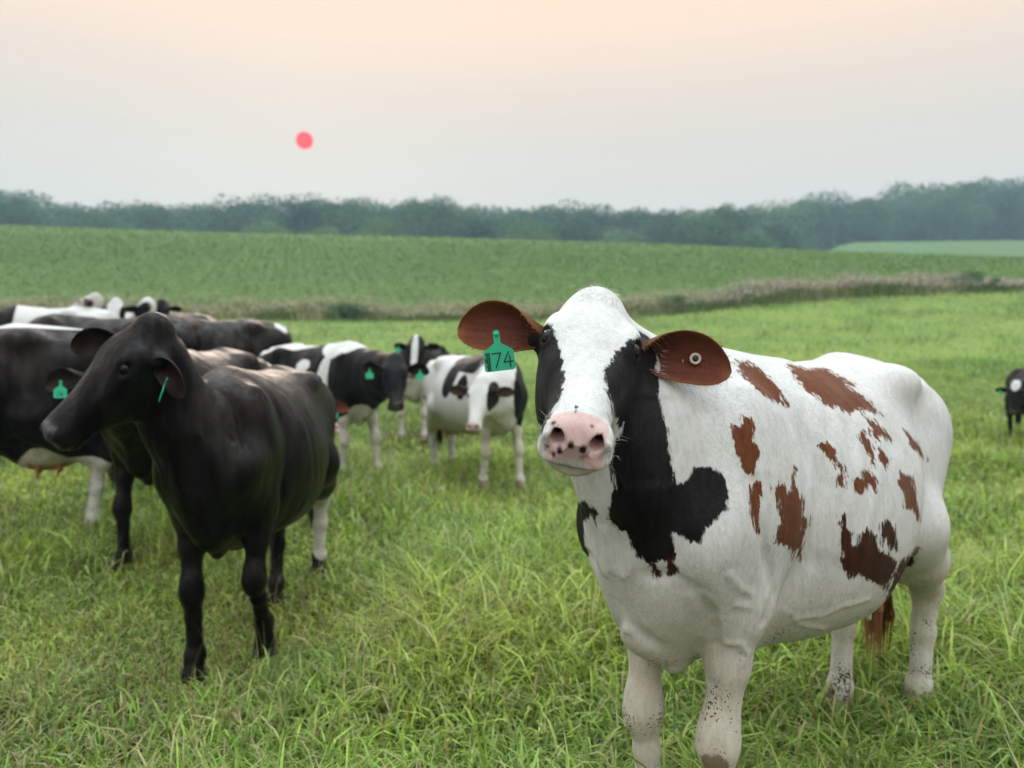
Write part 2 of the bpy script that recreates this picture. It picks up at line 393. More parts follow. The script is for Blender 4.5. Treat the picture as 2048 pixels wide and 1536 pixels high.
# ------------------------------------------------------------------ cattle
def ear_mesh(base, axis, face, L, W, ns=40, nt_=25, th=0.007, droop=0.0, cup=1.0):
    """leaf-shaped cupped ear: verts, quads, inner mask, rim mask. axis: root to tip, face: way the opening looks"""
    axis = nrm(axis); face = np.asarray(face, float); face = nrm(face - axis * (face @ axis)); side = np.cross(face, axis)
    s = np.linspace(0, 1, ns); t = np.linspace(-1, 1, nt_)
    w = W * np.interp(s, [0, .12, .28, .45, .58, .72, .84, .92, .97, 1], [.36, .50, .80, .97, 1, .95, .79, .57, .34, .04])
    _k = np.hanning(9)[1:-1] / np.hanning(9)[1:-1].sum(); w[3:-3] = np.convolve(w, _k, 'valid'); 
    phi = np.radians(np.interp(s, [0, .15, .35, .6, 1], [150, 118, 78, 58, 40])) * cup
    rr = w / np.where(phi < np.pi / 2, np.sin(phi), 1.0)
    S, T = np.meshgrid(s, t, indexing='ij')
    up_ = 1.0 if side[2] > 0 else -1.0
    PH = phi[:, None] * T * (1 + .16 * up_ * T); RR = rr[:, None]          # the upper edge curls over more than the lower
    bend = -droop * S ** 2
    C = np.asarray(base)[None, None] + axis * (L * S)[..., None] + np.array([0, 0, 1.0]) * (L * bend)[..., None]
    X = RR * np.sin(PH); Z = RR * (1 - np.cos(PH)) - 0.25 * W
    nx, nz = np.sin(PH), np.cos(PH)
    tk = th * (1 - 0.75 * np.abs(T) ** 4) * (1 - 0.6 * S ** 6)
    C = C + side * (up_ * L * (.08 * S - .12 * S ** 2))[..., None]
    def grid(off): return (C + side * (X - nx * off)[..., None] + face * (Z + nz * off)[..., None]).reshape(-1, 3)
    Vo, Vi = grid(-tk / 2), grid(tk / 2)
    n = ns * nt_; Vx = np.concatenate([Vo, Vi]); q = []
    for i in range(ns - 1):
        for j in range(nt_ - 1):
            a = i * nt_ + j; q.append((a, a + 1, a + nt_ + 1, a + nt_)); q.append((n + a, n + a + nt_, n + a + nt_ + 1, n + a + 1))
        for j in (0, nt_ - 1):
            a = i * nt_ + j; f = (a, a + nt_, n + a + nt_, n + a); q.append(f if j == 0 else f[::-1])
    for j in range(nt_ - 1):
        a = (ns - 1) * nt_ + j; q.append((a, a + 1, n + a + 1, n + a))
    inner = np.concatenate([np.zeros(n), np.ones(n)])
    rim = np.maximum(np.abs(T) ** 5, sstep(.82, 1, S)).reshape(-1); rim = np.concatenate([rim, rim])
    sp = np.concatenate([S.reshape(-1)] * 2)
    mid = lambda ss, tt: np.array([np.interp(ss, s, grid(tk * 0.9).reshape(ns, nt_, 3)[:, int(round((tt + 1) / 2 * (nt_ - 1))), c]) for c in range(3)])
    Gr = grid(tk * 0).reshape(ns, nt_, 3)
    rimp = np.concatenate([Gr[2:-1, 0], Gr[2:-1, -1]]); rimd = np.concatenate([Gr[2:-1, 0] - Gr[2:-1, 3], Gr[2:-1, -1] - Gr[2:-1, -4]]) + axis * .004
    vein = 1 - .22 * sum(np.exp(-((T - a - .12 * np.sin(5 * S + a * 4)) / .05) ** 2) for a in (-.55, -.2, .2, .5)) * sstep(.1, .4, S) - .35 * sstep(.35, .85, np.abs(T)) * (1 - sstep(.9, 1, np.abs(T)))  # dark veins, plus painted shade under the overhanging ear edges
    sp = sp + 1j * np.concatenate([vein.reshape(-1) * 0 + 1, vein.reshape(-1)])
    return Vx, np.array(q), inner, rim, sp, mid, (axis, side, face, rimp, rimd, Gr)

def cow_field(P):
    """one standing or walking cow; returns the field and the head frame"""
    f = Field(); b = P.get('belly', 1.0)
    T = [-1.03, -0.97, -0.88, -0.75, -0.58, -0.40, -0.10, 0.15, 0.35, 0.52, 0.66, 0.76]
    top = [1.21, 1.30, 1.34, 1.355, 1.37, 1.362, 1.355, 1.37, 1.40, 1.37, 1.26, 1.15]
    bot = [1.06, 0.92, 0.82, 0.70, 0.62, 0.57 - .05 * (b - 1), 0.53 - .1 * (b - 1), 0.55 - .08 * (b - 1), 0.60, 0.64, 0.72, 0.86]
    W = [0.06, 0.13, 0.185, 0.225, 0.25, 0.305 * b, 0.345 * b, 0.315 * b, 0.235, 0.185, 0.135, 0.07]
    zw = [1.16, 1.16, 1.12, 1.08, 1.02, 0.94, 0.88, 0.90, 0.95, 0.97, 0.99, 1.0]
    f.loft((0, 0, 0), np.eye(3), np.array(T), np.array(top), np.array(bot), np.array(W), np.array(zw), n=1.95, nb=2.25, k=0.05, smooth=0.09)
    bony = P.get('bony', 1.0)
    for sg in (1, -1):
        f.ell((-0.56, sg * 0.18, 1.285), (0.09, 0.05, 0.045), k=0.13)                  # hook bones
        f.ell((-0.98, sg * 0.10, 1.24), (0.06, 0.045, 0.06), k=0.07)                    # pin bones
        f.ell((0.44, sg * 0.165, 1.08), (0.12, 0.07, 0.22), k=0.10)                   # shoulder blade
        f.ell((0.61, sg * 0.115, 0.95), (0.085, 0.08, 0.13), k=0.08)                  # point of shoulder
        f.ridge([(-0.40, sg * 0.27, 1.17), (-0.26, sg * .29, 1.14)], -0.014 * bony, 0.12)       # hollow of the flank
    f.cone((-0.5, 0, 1.33), (-0.97, 0, 1.275), 0.045, 0.05, k=0.06)                    # rump line
    f.cone((0.36, 0, 1.32), (0.0, 0, 1.30), 0.06, 0.05, k=0.07)                        # withers
    f.cone((0.60, 0, 0.80), (0.30, 0, 0.64), 0.105, 0.10, k=0.09)                       # brisket
    ud = P.get('udder', 1.0)
    f.ell((-0.66, 0, 0.66), (0.20 * ud, 0.15 * ud, 0.16 * ud), k=0.06)
    for sx in (-.72, -.60):
        for sg in (1, -1): f.cone((sx, sg * 0.075 * ud, 0.55 - .12 * (ud - 1)), (sx, sg * 0.085 * ud, 0.47 - .16 * (ud - 1)), 0.016, 0.012, k=0.015)
    # tail
    tz = P.get('tail', 0.0)
    tail = [(-0.95, 0, 1.29), (-1.02, 0, 1.265), (-1.07, tz * .2, 1.18), (-1.08, tz * .6, 1.0), (-1.07, tz, 0.75), (-1.06, tz, 0.52)]
    f.chain(tail, [0.05, 0.038, 0.03, 0.024, 0.02, 0.016], k=0.03)
    # legs
    feet = {}
    for key in ('fl', 'fr', 'hl', 'hr'):
        sg = 1 if key[1] == 'l' else -1
        q = P.get(key, {}); dx, dy, lift = q.get('dx', 0), q.get('dy', 0), q.get('lift', 0)
        fy = np.array([0, 0, 0])
        if key[0] == 'f':
            S_ = np.array((0.58, sg * .15, 0.95)); E = np.array((0.46 + .1 * dx, sg * .165 + .6 * dy, 0.775)); K = np.array((0.50 + .55 * dx, sg * .16 + .9 * dy, 0.415))
            Fk = np.array((0.485 + dx, sg * .155 + dy, 0.135)); Ft = np.array((0.525 + dx, sg * .155 + dy, 0.045))
            if lift: K = K + (lift * .5, 0, lift * .45); Fk = Fk + (-lift * .55, 0, lift * .8); Ft = Ft + (-lift * 1.0, 0, lift * .55)
            f.cone(S_, E, 0.105, 0.085, k=0.06, flat=(0, 1, 0), amt=1.5)
            f.cone((0.44, sg * .16, 0.98), E, 0.15, 0.085, k=0.07, flat=(0, 1, 0), amt=1.8)
            mid = E * .55 + K * .45
            f.ell(E + (-.01, sg * .022, .02), (0.075, 0.055, 0.095), k=0.045)
            f.chain([E, mid, K], [0.068, 0.047, 0.042], k=0.045)
            f.ell(K + (0.012, 0, 0), (0.047, 0.046, 0.078), k=0.045)
            f.chain([K, K * .6 + Fk * .4, Fk], [0.043, 0.034, 0.036], k=0.02)
        else:
            H = np.array((-0.80, sg * .17, 1.08)); St = np.array((-0.60 + .15 * dx, sg * .215, 0.80)); Hk = np.array((-0.94 + .7 * dx, sg * .165 + .9 * dy, 0.50))
            Fk = np.array((-0.90 + dx, sg * .155 + dy, 0.135)); Ft = np.array((-0.862 + dx, sg * .155 + dy, 0.045))
            if lift: Hk = Hk + (0, 0, lift * .5); Fk = Fk + (-lift * .3, 0, lift * .8); Ft = Ft + (-lift * .5, 0, lift * .7)
            f.cone(H, St, 0.185, 0.13, k=0.08, flat=(0, 1, 0), amt=1.7)
            f.cone((-0.95, sg * .12, 1.10), (-0.86 + .25 * dx, sg * .165, 0.80), 0.13, 0.085, k=0.09, flat=(0, 1, 0), amt=1.4)
            f.chain([St, St * .5 + Hk * .5, Hk], [0.12, 0.084, 0.056], k=0.07)
            f.ell(Hk + (-0.02, 0, 0.015), (0.064, 0.044, 0.08), k=0.03)
            f.cone(Hk + (-.035, 0, .03), (-0.90 + .3 * dx, sg * .165, 0.78), 0.02, 0.05, k=0.04)
            f.chain([Hk, Hk * .55 + Fk * .45, Fk], [0.046, 0.039, 0.038], k=0.03)
        f.ell(Fk, (0.046, 0.045, 0.045), k=0.02)
        f.cone(Fk, Ft, 0.038, 0.046, k=0.02)
        feet[key] = (Ft, Fk)
    # skin over bone: shoulder edges, ribs, flank fold
    am = P.get('relief', 1.0)
    for sg in (1, -1):
        f.ridge([(0.30, sg * .215, 1.27), (0.255, sg * .245, 1.05), (0.30, sg * .235, 0.86), (0.36, sg * .20, .76)], -0.013 * am, 0.035)
        f.ridge([(0.585, sg * .125, 1.24), (0.625, sg * .155, 1.06), (0.615, sg * .17, .90)], -0.012 * am, 0.028)
        f.ridge([(0.46, sg * .16, 1.30), (0.47, sg * .215, 1.10), (0.50, sg * .215, .95)], 0.010 * am, 0.03)
        for i in range(6): f.ridge([(0.17 - .085 * i, sg * .20, 1.25), (0.13 - .085 * i, sg * .30, 1.08), (0.13 - .08 * i, sg * .33, .86)], 0.0055 * am, 0.024)
        f.ridge([(-.44, sg * .26, .98), (-.52, sg * .25, .80), (-.50, sg * .22, .68)], -0.014 * am, 0.035)
        f.ridge([(-.60, sg * .22, 1.29), (-.80, sg * .19, 1.25), (-.95, sg * .12, 1.23)], 0.008 * am, 0.03)
    # head frame
    poll = np.asarray(P['poll'], float); Fv = nrm(P['face']); U = np.asarray(P.get('crown', (0, 0, 1)), float); U = nrm(U - Fv * (U @ Fv)); S = np.cross(U, Fv)
    hs = P.get('head', 1.0); A = np.array([Fv, S, U])
    hp = lambda a, b_, c: poll + hs * (Fv * a + S * b_ + U * c)
    # neck
    nk = P.get('neck', 1.0)
    m1 = np.array([0.47, 0, 1.16]); m2 = np.array([0.58, 0, 0.93]); e1 = hp(*P.get('nape', (0.03, 0, -0.10))); e2 = hp(0.20, 0, -0.20)
    mid1 = m1 * .5 + e1 * .5 + np.asarray(P.get('crest', (0, 0, 0.0))); mid2 = m2 * .5 + e2 * .5 + np.asarray(P.get('throat', (0, 0, 0.0)))
    lat = nrm(np.cross(e1 - m1, (0, 0, 1.0))); lat2 = nrm(lat * .5 + S * .5) if lat @ S > 0 else nrm(-lat * .5 + S * .5)
    f.cone(m1, mid1, 0.185 * nk, 0.135 * nk, k=0.09, flat=lat, amt=1.12); f.cone(mid1, e1, 0.135 * nk, 0.10, k=0.06, flat=lat2, amt=1.0)
    f.cone(m2, mid2, 0.165 * nk, 0.125 * nk, k=0.09, flat=lat, amt=1.15); f.cone(mid2, e2, 0.125 * nk, 0.085, k=0.06, flat=lat2, amt=1.05)
    f.cone((m1 + m2) / 2, (mid1 + mid2) / 2, 0.20 * nk, 0.135 * nk, k=0.09, flat=lat, amt=1.1); f.cone((mid1 + mid2) / 2, (e1 + e2) / 2, 0.135 * nk, 0.105, k=0.07)
    for i in range(P.get('folds', 0)):                     # loose skin folds running down the neck
        u = (i + .5) / P['folds']; pa = mid1 * (1 - u) + mid2 * u
        for sg in (1, -1):
            p0 = e1 * (1 - u) + e2 * u + S * sg * .085; p1 = pa + lat * sg * .125 * nk * (1 if lat @ S > 0 else -1); p2 = np.array([.66 + .03 * u, sg * .12, 1.12 - .26 * u])
            f.ridge([p0, p1, p2], -0.006 * am, 0.014)
    dl = P.get('dewlap', 1.0)
    f.cone(np.array([0.60, 0, 0.74]), mid2 + (0.0, 0, -0.10), 0.10 * dl, 0.055 * dl, k=0.05, flat=lat, amt=2.4)
    f.cone(np.array([0.60, 0, 0.73]), np.array([0.50, 0, 0.62]), 0.10 * dl, 0.07, k=0.05, flat=(0, 1, 0), amt=2.0)
    # skull, jaw and muzzle
    n_skull = len(f.p)
    Th = np.array([-0.045, 0.0, 0.05, 0.11, 0.17, 0.22, 0.29, 0.36, 0.42, 0.47, 0.505, 0.53]) * hs
    f.loft(poll, A, Th,
           np.array([-0.055, -0.005, 0.014, 0.018, 0.012, 0.004, -0.006, -0.010, -0.006, -0.006, -0.016, -0.045]) * hs,
           np.array([-0.10, -0.135, -0.17, -0.205, -0.224, -0.224, -0.195, -0.156, -0.130, -0.120, -0.116, -0.098]) * hs * (1 + (P.get('jaw', 1.0) - 1) * np.array([.3, .5, .8, 1, 1.2, 1.3, 1.3, 1.2, 1, 1, 1, .6])),
           np.array([0.022, 0.050, 0.078, 0.102, 0.109, 0.104, 0.087, 0.070, 0.063, 0.064, 0.061, 0.036]) * hs * (1 + (P.get('broad', 1.0) - 1) * np.array([.5, .5, .6, .8, .8, .8, 1, 1.3, 1.4, 1.4, 1.4, 1.2])),
           np.array([-0.07, -0.07, -0.07, -0.07, -0.066, -0.066, -0.07, -0.074, -0.08, -0.084, -0.085, -0.08]) * hs, n=2.25, nb=2.2, k=0.04, smooth=0.07)
    f.ell(hp(0.0, 0, -0.045), np.array((0.06, 0.058, 0.062)) * hs, A, k=0.04)                    # poll
    for sg in (1, -1):
        f.ell(hp(0.150, sg * 0.080, -0.030), np.array((0.060, 0.030, 0.030)) * hs, A, k=0.03)    # brow
        f.ell(hp(0.22, sg * 0.060, -0.165), np.array((0.085, 0.030, 0.075)) * hs, A, k=0.04)     # cheek
        ec = np.array((0.187, sg * 0.0835, -0.034)); en = nrm((0.12, sg * 0.80, 0.58)); ea = nrm(np.array((1.0, 0, -0.25)) - en * (en @ (1.0, 0, -0.25))); eb_ = np.cross(en, ea) * sg
        if eb_[2] < 0: eb_ = -eb_
        f.ell(hp(*(ec + en * .024)), np.array((0.025, 0.018, 0.018)) * hs, (A.T @ ea, A.T @ en, A.T @ eb_), k=0.010, mode='sub')   # socket
        rim = [hp(*(ec + en * (.0165 - .004 * abs(math.cos(a))) + ea * (.0265 * math.cos(a)) + eb_ * (.0185 * math.sin(a)))) for a in np.linspace(0, 2 * np.pi, 13)]
        for kk in range(12): f.cone(rim[kk], rim[kk + 1], (0.0068 if kk < 6 else 0.0048) * hs, (0.0068 if kk < 6 else 0.0048) * hs, k=0.006)
        f.ell(hp(0.492, sg * 0.042, -0.050), np.array((0.034, 0.026, 0.026)) * hs, A, k=0.02)    # nostril wing
        f.ell(hp(0.488, sg * 0.045, -0.092), np.array((0.042, 0.024, 0.024)) * hs, A, k=0.025)   # lip corner
        f.cone(hp(0.092, sg * 0.070, -0.095), hp(0.086, sg * 0.120, -0.094), 0.040 * hs, 0.028 * hs, k=0.03)   # ear root
    f.ell(hp(0.470, 0, -0.122), np.array((0.050, 0.048, 0.020)) * hs, A, k=0.02)                 # chin
    for sg in (1, -1):
        f.chain([hp(0.545, sg * 0.036, -0.046), hp(0.505, sg * 0.037, -0.044), hp(0.475, sg * 0.040, -0.048)], np.array([0.015, 0.013, 0.010]) * hs, k=0.008, mode='sub')
        f.chain([hp(0.545, sg * 0.038, -0.050), hp(0.537, sg * 0.056, -0.064)], np.array([0.020, 0.014]) * hs, k=0.014, mode='sub')
        f.ridge([hp(0.52, sg * 0.060, -0.030), hp(0.515, sg * 0.067, -0.055), hp(0.515, sg * 0.062, -0.078)], 0.004 * hs, 0.008 * hs)
    def mouth(Pq):
        q_ = (Pq - poll) @ A.T / hs; u0 = -0.088 - 0.016 * sstep(.38, .50, q_[:, 0])
        return -0.011 * hs * np.exp(-((q_[:, 2] - u0) / .0065) ** 2) * sstep(.37, .42, q_[:, 0])
    mc = hp(.47, 0, -.10); f.p.append((mc - .13 * hs, mc + .13 * hs, mouth, 0, 'disp'))
    skull = Field(); skull.p = f.p[n_skull:]
    for e in P.get('extra', []): e(f, hp)
    return f, dict(poll=poll, A=A, hp=hp, hs=hs, feet=feet, tail=tail, skull=skull)

def poly_sd(p2, poly):
    """signed distance (inside positive) of 2-D points to a polygon"""
    poly = np.asarray(poly, float); d = np.full(len(p2), 1e9); ins = np.zeros(len(p2), bool)
    for i in range(len(poly)):
        a, b = poly[i - 1], poly[i]; e = b - a; w = p2 - a
        h = np.clip((w @ e) / max(e @ e, 1e-12), 0, 1); q = w - h[:, None] * e; d = np.minimum(d, (q * q).sum(1))
        c = ((a[1] > p2[:, 1]) != (b[1] > p2[:, 1])); ins ^= c & (p2[:, 0] < e[0] * (p2[:, 1] - a[1]) / (e[1] if abs(e[1]) > 1e-12 else 1e-12) + a[0])
    d = np.sqrt(d); return np.where(ins, d, -d)
def hoof_mesh():
    V, F = [], []
    for sg in (1, -1):
        o = len(V); n = 8
        for r, (z, sx, sy, ox) in enumerate([(0.0, .062, .030, .012), (0.012, .060, .029, .010), (0.055, .042, .025, -0.006), (0.075, .034, .020, -0.012)]):
            for i in range(n):
                a = 2 * math.pi * i / n; c = math.cos(a)
                V.append((ox + sx * c * (1.0 if c > 0 else .8), sg * .027 + sy * math.sin(a) * (1 - .35 * max(c, 0)), z))
        for r in range(3):
            for i in range(n): F.append((o + r * n + i, o + r * n + (i + 1) % n, o + (r + 1) * n + (i + 1) % n, o + (r + 1) * n + i))
        for k in (0, 3):
            for i in range(1, 4): 
                q = (o + k * n + 0, o + k * n + i * 2 - 1, o + k * n + i * 2, o + k * n + (i * 2 + 1) % n); F.append(q if k else q[::-1])
    return mesh_np('hoof', V, np.array(F))
HOOF = hoof_mesh(); HOOF.materials.append(MAT['horn'])
HOOF_DARK = hoof_mesh(); HOOF_DARK.materials.append(simple_mat('dark_hoof_horn', (0.014, 0.012, 0.011), 0.5))
def uv_sphere(name, r, nu=20, nv=12, sx=1, sy=1, sz=1):
    V = [(0, 0, r * sz)]; F4, F3 = [], []
    for j in range(1, nv):
        for i in range(nu):
            a, b = math.pi * j / nv, 2 * math.pi * i / nu; V.append((r * sx * math.sin(a) * math.cos(b), r * sy * math.sin(a) * math.sin(b), r * sz * math.cos(a)))
    V.append((0, 0, -r * sz)); L = len(V) - 1
    for i in range(nu):
        F3.append((0, 1 + i, 1 + (i + 1) % nu)); F3.append((L, L - nu + (i + 1) % nu, L - nu + i))
        for j in range(nv - 2): a = 1 + j * nu; F4.append((a + i, a + nu + i, a + nu + (i + 1) % nu, a + (i + 1) % nu))
    return mesh_np(name, V, [np.array(F3), np.array(F4)])
EYE = uv_sphere('eye', 0.0235); EYE.materials.append(MAT['eye'])
EYE_FAR = uv_sphere('eye', 0.0235, 8, 6); EYE_FAR.materials.append(MAT['eye'])
def extrude_outline(name, pts, th):
    """flat plate from an outline in X/Z with thickness in Y"""
    n = len(pts); V = [(x, -th / 2, z) for x, z in pts] + [(x, th / 2, z) for x, z in pts]
    me = bpy.data.meshes.new(name)
    me.from_pydata(V, [], [tuple(range(n)), tuple(range(2 * n - 1, n - 1, -1))] + [(i, i + n, (i + 1) % n + n, (i + 1) % n) for i in range(n)]); me.update(); return me
TAG_PTS = [(-.0065, 0), (-.0065, -.022), (-.028, -.036), (-.031, -.040), (-.031, -.074), (-.027, -.078), (.027, -.078), (.031, -.074), (.031, -.040), (.028, -.036), (.0065, -.022), (.0065, 0), (.004, .004), (-.004, .004)]
TAG = extrude_outline('ear_tag', TAG_PTS, 0.0022); TAG.materials.append(MAT['tag'])
def strokes(name, segs, w, y, th=0.0006):
    V, F = [], []
    for (x0, z0, x1, z1) in segs:
        d = np.array([x1 - x0, z1 - z0]); L = np.linalg.norm(d); d /= L; n = np.array([-d[1], d[0]]) * w / 2; o = len(V); e = d * w * .4
        for yy in (y, y - th):
            for p in ((x0 - e[0] - n[0], z0 - e[1] - n[1]), (x1 + e[0] - n[0], z1 + e[1] - n[1]), (x1 + e[0] + n[0], z1 + e[1] + n[1]), (x0 - e[0] + n[0], z0 - e[1] + n[1])): V.append((p[0], yy, p[1]))
        F += [(o + 4, o + 5, o + 6, o + 7), (o, o + 1, o + 5, o + 4), (o + 1, o + 2, o + 6, o + 5), (o + 2, o + 3, o + 7, o + 6), (o + 3, o, o + 4, o + 7)]
    return mesh_np(name, V, np.array(F), False)
def hair_strands(name, roots, dirs, L, w, mat, parent, sag=.25, seed=1, tint=None):
    """fine tapering hairs as one part"""
    r = np.random.default_rng(seed); roots = np.asarray(roots, float); n = len(roots); d = np.asarray(dirs, float); d = d / np.linalg.norm(d, axis=1, keepdims=True)
    side = np.cross(d, r.normal(size=(n, 3))); side /= np.linalg.norm(side, axis=1, keepdims=True); l = (L * r.uniform(.55, 1.25, n))[:, None]
    mid = roots + d * l * .55; tip = roots + d * l + np.array([0, 0, -1.0]) * l * sag + side * l * r.normal(0, .12, (n, 1)); s = side * w / 2
    V = np.stack([roots - s, roots + s, mid + s * .8, mid - s * .8, tip], 1).reshape(-1, 3); o = np.arange(n) * 5
    me = mesh_np(name, V, [np.stack([o, o + 1, o + 2, o + 3], 1), np.stack([o + 3, o + 2, o + 4], 1)])
    return link(name, me, mat, parent, kind='stuff')
def frame_matrix(o, x, z):
    """matrix with local Z along z, local X near x"""
    z = nrm(z); x = np.asarray(x, float); x = nrm(x - z * (x @ z)); y = np.cross(z, x)
    return Matrix(((x[0], y[0], z[0], o[0]), (x[1], y[1], z[1], o[1]), (x[2], y[2], z[2], o[2]), (0, 0, 0, 1)))

def make_cow(P, hook=None):
    loc = P['loc']; hd = math.atan2(P['heading'][1], P['heading'][0]); sc = P.get('scale', 1.0)
    root = bpy.data.objects.new('cow', None); COL.objects.link(root)
    root.location = loc; root.rotation_euler = (0, 0, hd); root.scale = (sc, sc, sc)
    root['label'] = P['label']; root['category'] = 'cow'
    if P.get('group'): root['group'] = P['group']
    M = Matrix.Translation(loc) @ Matrix.Rotation(hd, 4, 'Z') @ Matrix.Scale(sc, 4); Mi = M.inverted(); M3 = Matrix.Rotation(-hd, 3, 'Z')
    tol = lambda p: np.array(Mi @ Vector(p)); told = lambda d: np.array(M3 @ Vector(d))
    P = dict(P); P['poll'] = tol(P['wpoll']); P['face'] = told(P['wface']); P['crown'] = told(P.get('wcrown', (0, 0, 1)))
    f, H = cow_field(P)

    V, Q = f.mesh(P.get('voxel', 0.016), P.get('project', 1))
    for lv in range(P.get('refine', 0)):                     # finer skin on the muzzle, then the eyes
        qq = (V - H['poll']) @ H['A'].T / H['hs']
        mz = (qq[:, 0] > .435) & (qq[:, 0] < .58) & (np.abs(qq[:, 1]) < .1) & (qq[:, 2] > -.15) & (qq[:, 2] < .03)
        if lv == 0: mz |= (np.abs(qq[:, 0] - .187) < .05) & (np.abs(np.abs(qq[:, 1]) - .09) < .035) & (np.abs(qq[:, 2] + .03) < .045)
        V, Q = refine(V, Q, f, mz[Q].all(1))
    rear = P.get('rear', 1.0); cx = lambda x: x * rear if x < 0 else x
    V[:, 0] = np.where(V[:, 0] < 0, V[:, 0] * rear, V[:, 0])
    H['tail'] = [(cx(p[0]), p[1], p[2]) for p in H['tail']]; H['feet'] = {k: ((cx(a[0]), a[1], a[2]), b) for k, (a, b) in H['feet'].items()}
    n0 = len(V)
    q = (V - H['poll']) @ H['A'].T / H['hs']                       # head coordinates: along the face, left, forehead out
    head = (q[:, 0] > -0.10) & (q[:, 0] < 0.6) & (np.abs(q[:, 1]) < 0.16) & (q[:, 2] > -0.25) & (q[:, 2] < 0.12)
    white = np.array(P.get('white', (0.61, 0.625, 0.62)))
    tint = np.tile(white, (n0, 1))
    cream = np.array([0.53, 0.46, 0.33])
    lowf = (sstep(0.95, 0.5, V[:, 2]) * (.55 + .45 * sstep(.25, .45, V[:, 2])))[:, None] * P.get('cream', 0.35); lowf[head] = 0.0  # cream lower body, with underside shade put into the tint
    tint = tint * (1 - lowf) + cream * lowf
    chin = (head & (q[:, 2] < -0.12) & (q[:, 0] > 0.36)); cf = np.where(head, sstep(-0.08, -0.12, q[:, 2]) * sstep(0.34, 0.44, q[:, 0]), 0)[:, None] * .6
    tint = tint * (1 - cf) + np.array([0.62, 0.55, 0.38]) * cf
    pf = np.where(head, sstep(-0.090, -0.076, q[:, 2] - .006 * np.cos(q[:, 1] * 60)) * sstep(0.470, 0.479, q[:, 0] - 0.45 * np.maximum(0, -0.03 - q[:, 2])) * sstep(0.058, 0.050, np.abs(q[:, 1])), 0)
    nose = np.array(P.get('nose', (0.05, 0.046, 0.046) if P.get('base') == 'black' else (0.55, 0.385, 0.37)))
    pn = sstep(0, .35, pf)[:, None] if P.get('base') == 'black' else pf[:, None]
    tint = tint * (1 - pn) + nose * pn
    # linings of the nostrils are tinted dark red-brown
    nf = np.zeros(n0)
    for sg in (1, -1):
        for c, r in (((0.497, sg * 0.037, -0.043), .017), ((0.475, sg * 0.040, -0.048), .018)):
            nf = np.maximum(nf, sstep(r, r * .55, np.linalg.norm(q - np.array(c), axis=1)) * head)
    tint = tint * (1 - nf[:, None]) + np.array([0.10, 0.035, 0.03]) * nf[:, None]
    tf = sstep(0.56, 0.50, V[:, 2]) * (np.abs(V[:, 0] + .66) < .11) * (np.abs(V[:, 1]) < .13) * (V[:, 2] > 0.40)
    tint = tint * (1 - tf[:, None]) + np.array([0.42, 0.20, 0.12]) * tf[:, None]
    udp = np.where(np.linalg.norm((V - (-.66, 0, .64)) / (0.24, 0.18, 0.18), axis=1) < 1, .55, 0)[:, None] * sstep(.72, .60, V[:, 2])[:, None]
    tint = tint * (1 - udp) + np.array([0.55, 0.37, 0.28]) * udp
    for sg in (1, -1):
        rf = (sstep(.080, .045, np.linalg.norm(q - np.array((0.088, sg * .125, -.094)), axis=1)) * head)[:, None]
        tint = tint * (1 - rf) + np.array(P.get('ear_in', (0.05, 0.022, 0.016))) * .35 * rf
    mo = (np.exp(-((q[:, 2] + .088 + .016 * sstep(.38, .50, q[:, 0])) / .0042) ** 2) * sstep(.38, .42, q[:, 0]) * head * .8)[:, None]; tint = tint * (1 - mo) + np.array([0.10, 0.06, 0.035]) * mo  # shade of the mouth crease painted in as a dark line
    wet = pf * (1 - nf * .3)
    dirt = sstep(0.78, 0.45, V[:, 2]) * (1 - pf); dirt[head] = 0
    dirt = dirt * P.get('dirty', 0.8)
    mud = sstep(0.22, 0.06, V[:, 2]) * 0.75
    sd = {k: np.full(n0, -1.0) for k in ('sd_black', 'sd_brown', 'sd_dark')}
    if P.get('base') == 'black': sd['sd_black'][:] = 0.5
    for (kind, c, r) in P.get('blobs', []):
        c = np.asarray(c, float); r = np.asarray(r, float)
        v = (1 - np.linalg.norm((V - c) / r, axis=1)) * r.min()
        key = 'sd_black'
        if kind == 'white': sd[key] = np.minimum(sd[key], -v)
        else: key = 'sd_' + kind; sd[key] = np.maximum(sd[key], v)
    for (kind, c, r) in P.get('hblobs', []):
        v = np.where(head, (1 - np.linalg.norm((q - np.array(c)) / np.array(r), axis=1)) * min(r), -1)
        if kind == 'white': sd['sd_black'] = np.where(head, np.minimum(sd['sd_black'], -v), sd['sd_black'])
        else: sd['sd_' + kind] = np.maximum(sd['sd_' + kind], v)
    if hook: hook(V, Q, q, head, sd, tint, mud, dirt, pf, H)
    for k in sd: sd[k] = np.where(pf > .5, np.minimum(sd[k], -.05), sd[k])
    if 'post' in P: P['post'](V, q, head, sd, pf)
    # ears belong to the same body mesh
    Vs, Qs = [V], [Q]; ears = {}
    eb, ei, er = P.get('ear_out', (0.03, 0.018, 0.014)), P.get('ear_in', (0.05, 0.022, 0.016)), P.get('ear_rim', (0.10, 0.045, 0.025))
    for key, sg in (('l', 1), ('r', -1)):
        e = P.get('ear_' + key, {})
        ax = H['A'].T @ np.array(e.get('axis', (-0.05, sg * 1.0, -0.05))); fc = H['A'].T @ np.array(e.get('open', (0.75, 0, 0.5)))
        if 'waxis' in e: ax = told(e['waxis'])
        if 'wopen' in e: fc = told(e['wopen'])
        Ve, Qe, inn, rim, sp, mid, fr = ear_mesh(H['hp'](0.088, sg * 0.108, -0.092), ax, fc, e.get('L', 0.205) * H['hs'], e.get('W', 0.062) * H['hs'], droop=e.get('droop', 0.08), cup=e.get('cup', 1.0))
        Vs.append(Ve); Qs.append(Qe + sum(len(v) for v in Vs[:-1]))
        c = np.array(eb)[None] * (1 - inn[:, None]) + np.array(ei)[None] * inn[:, None]
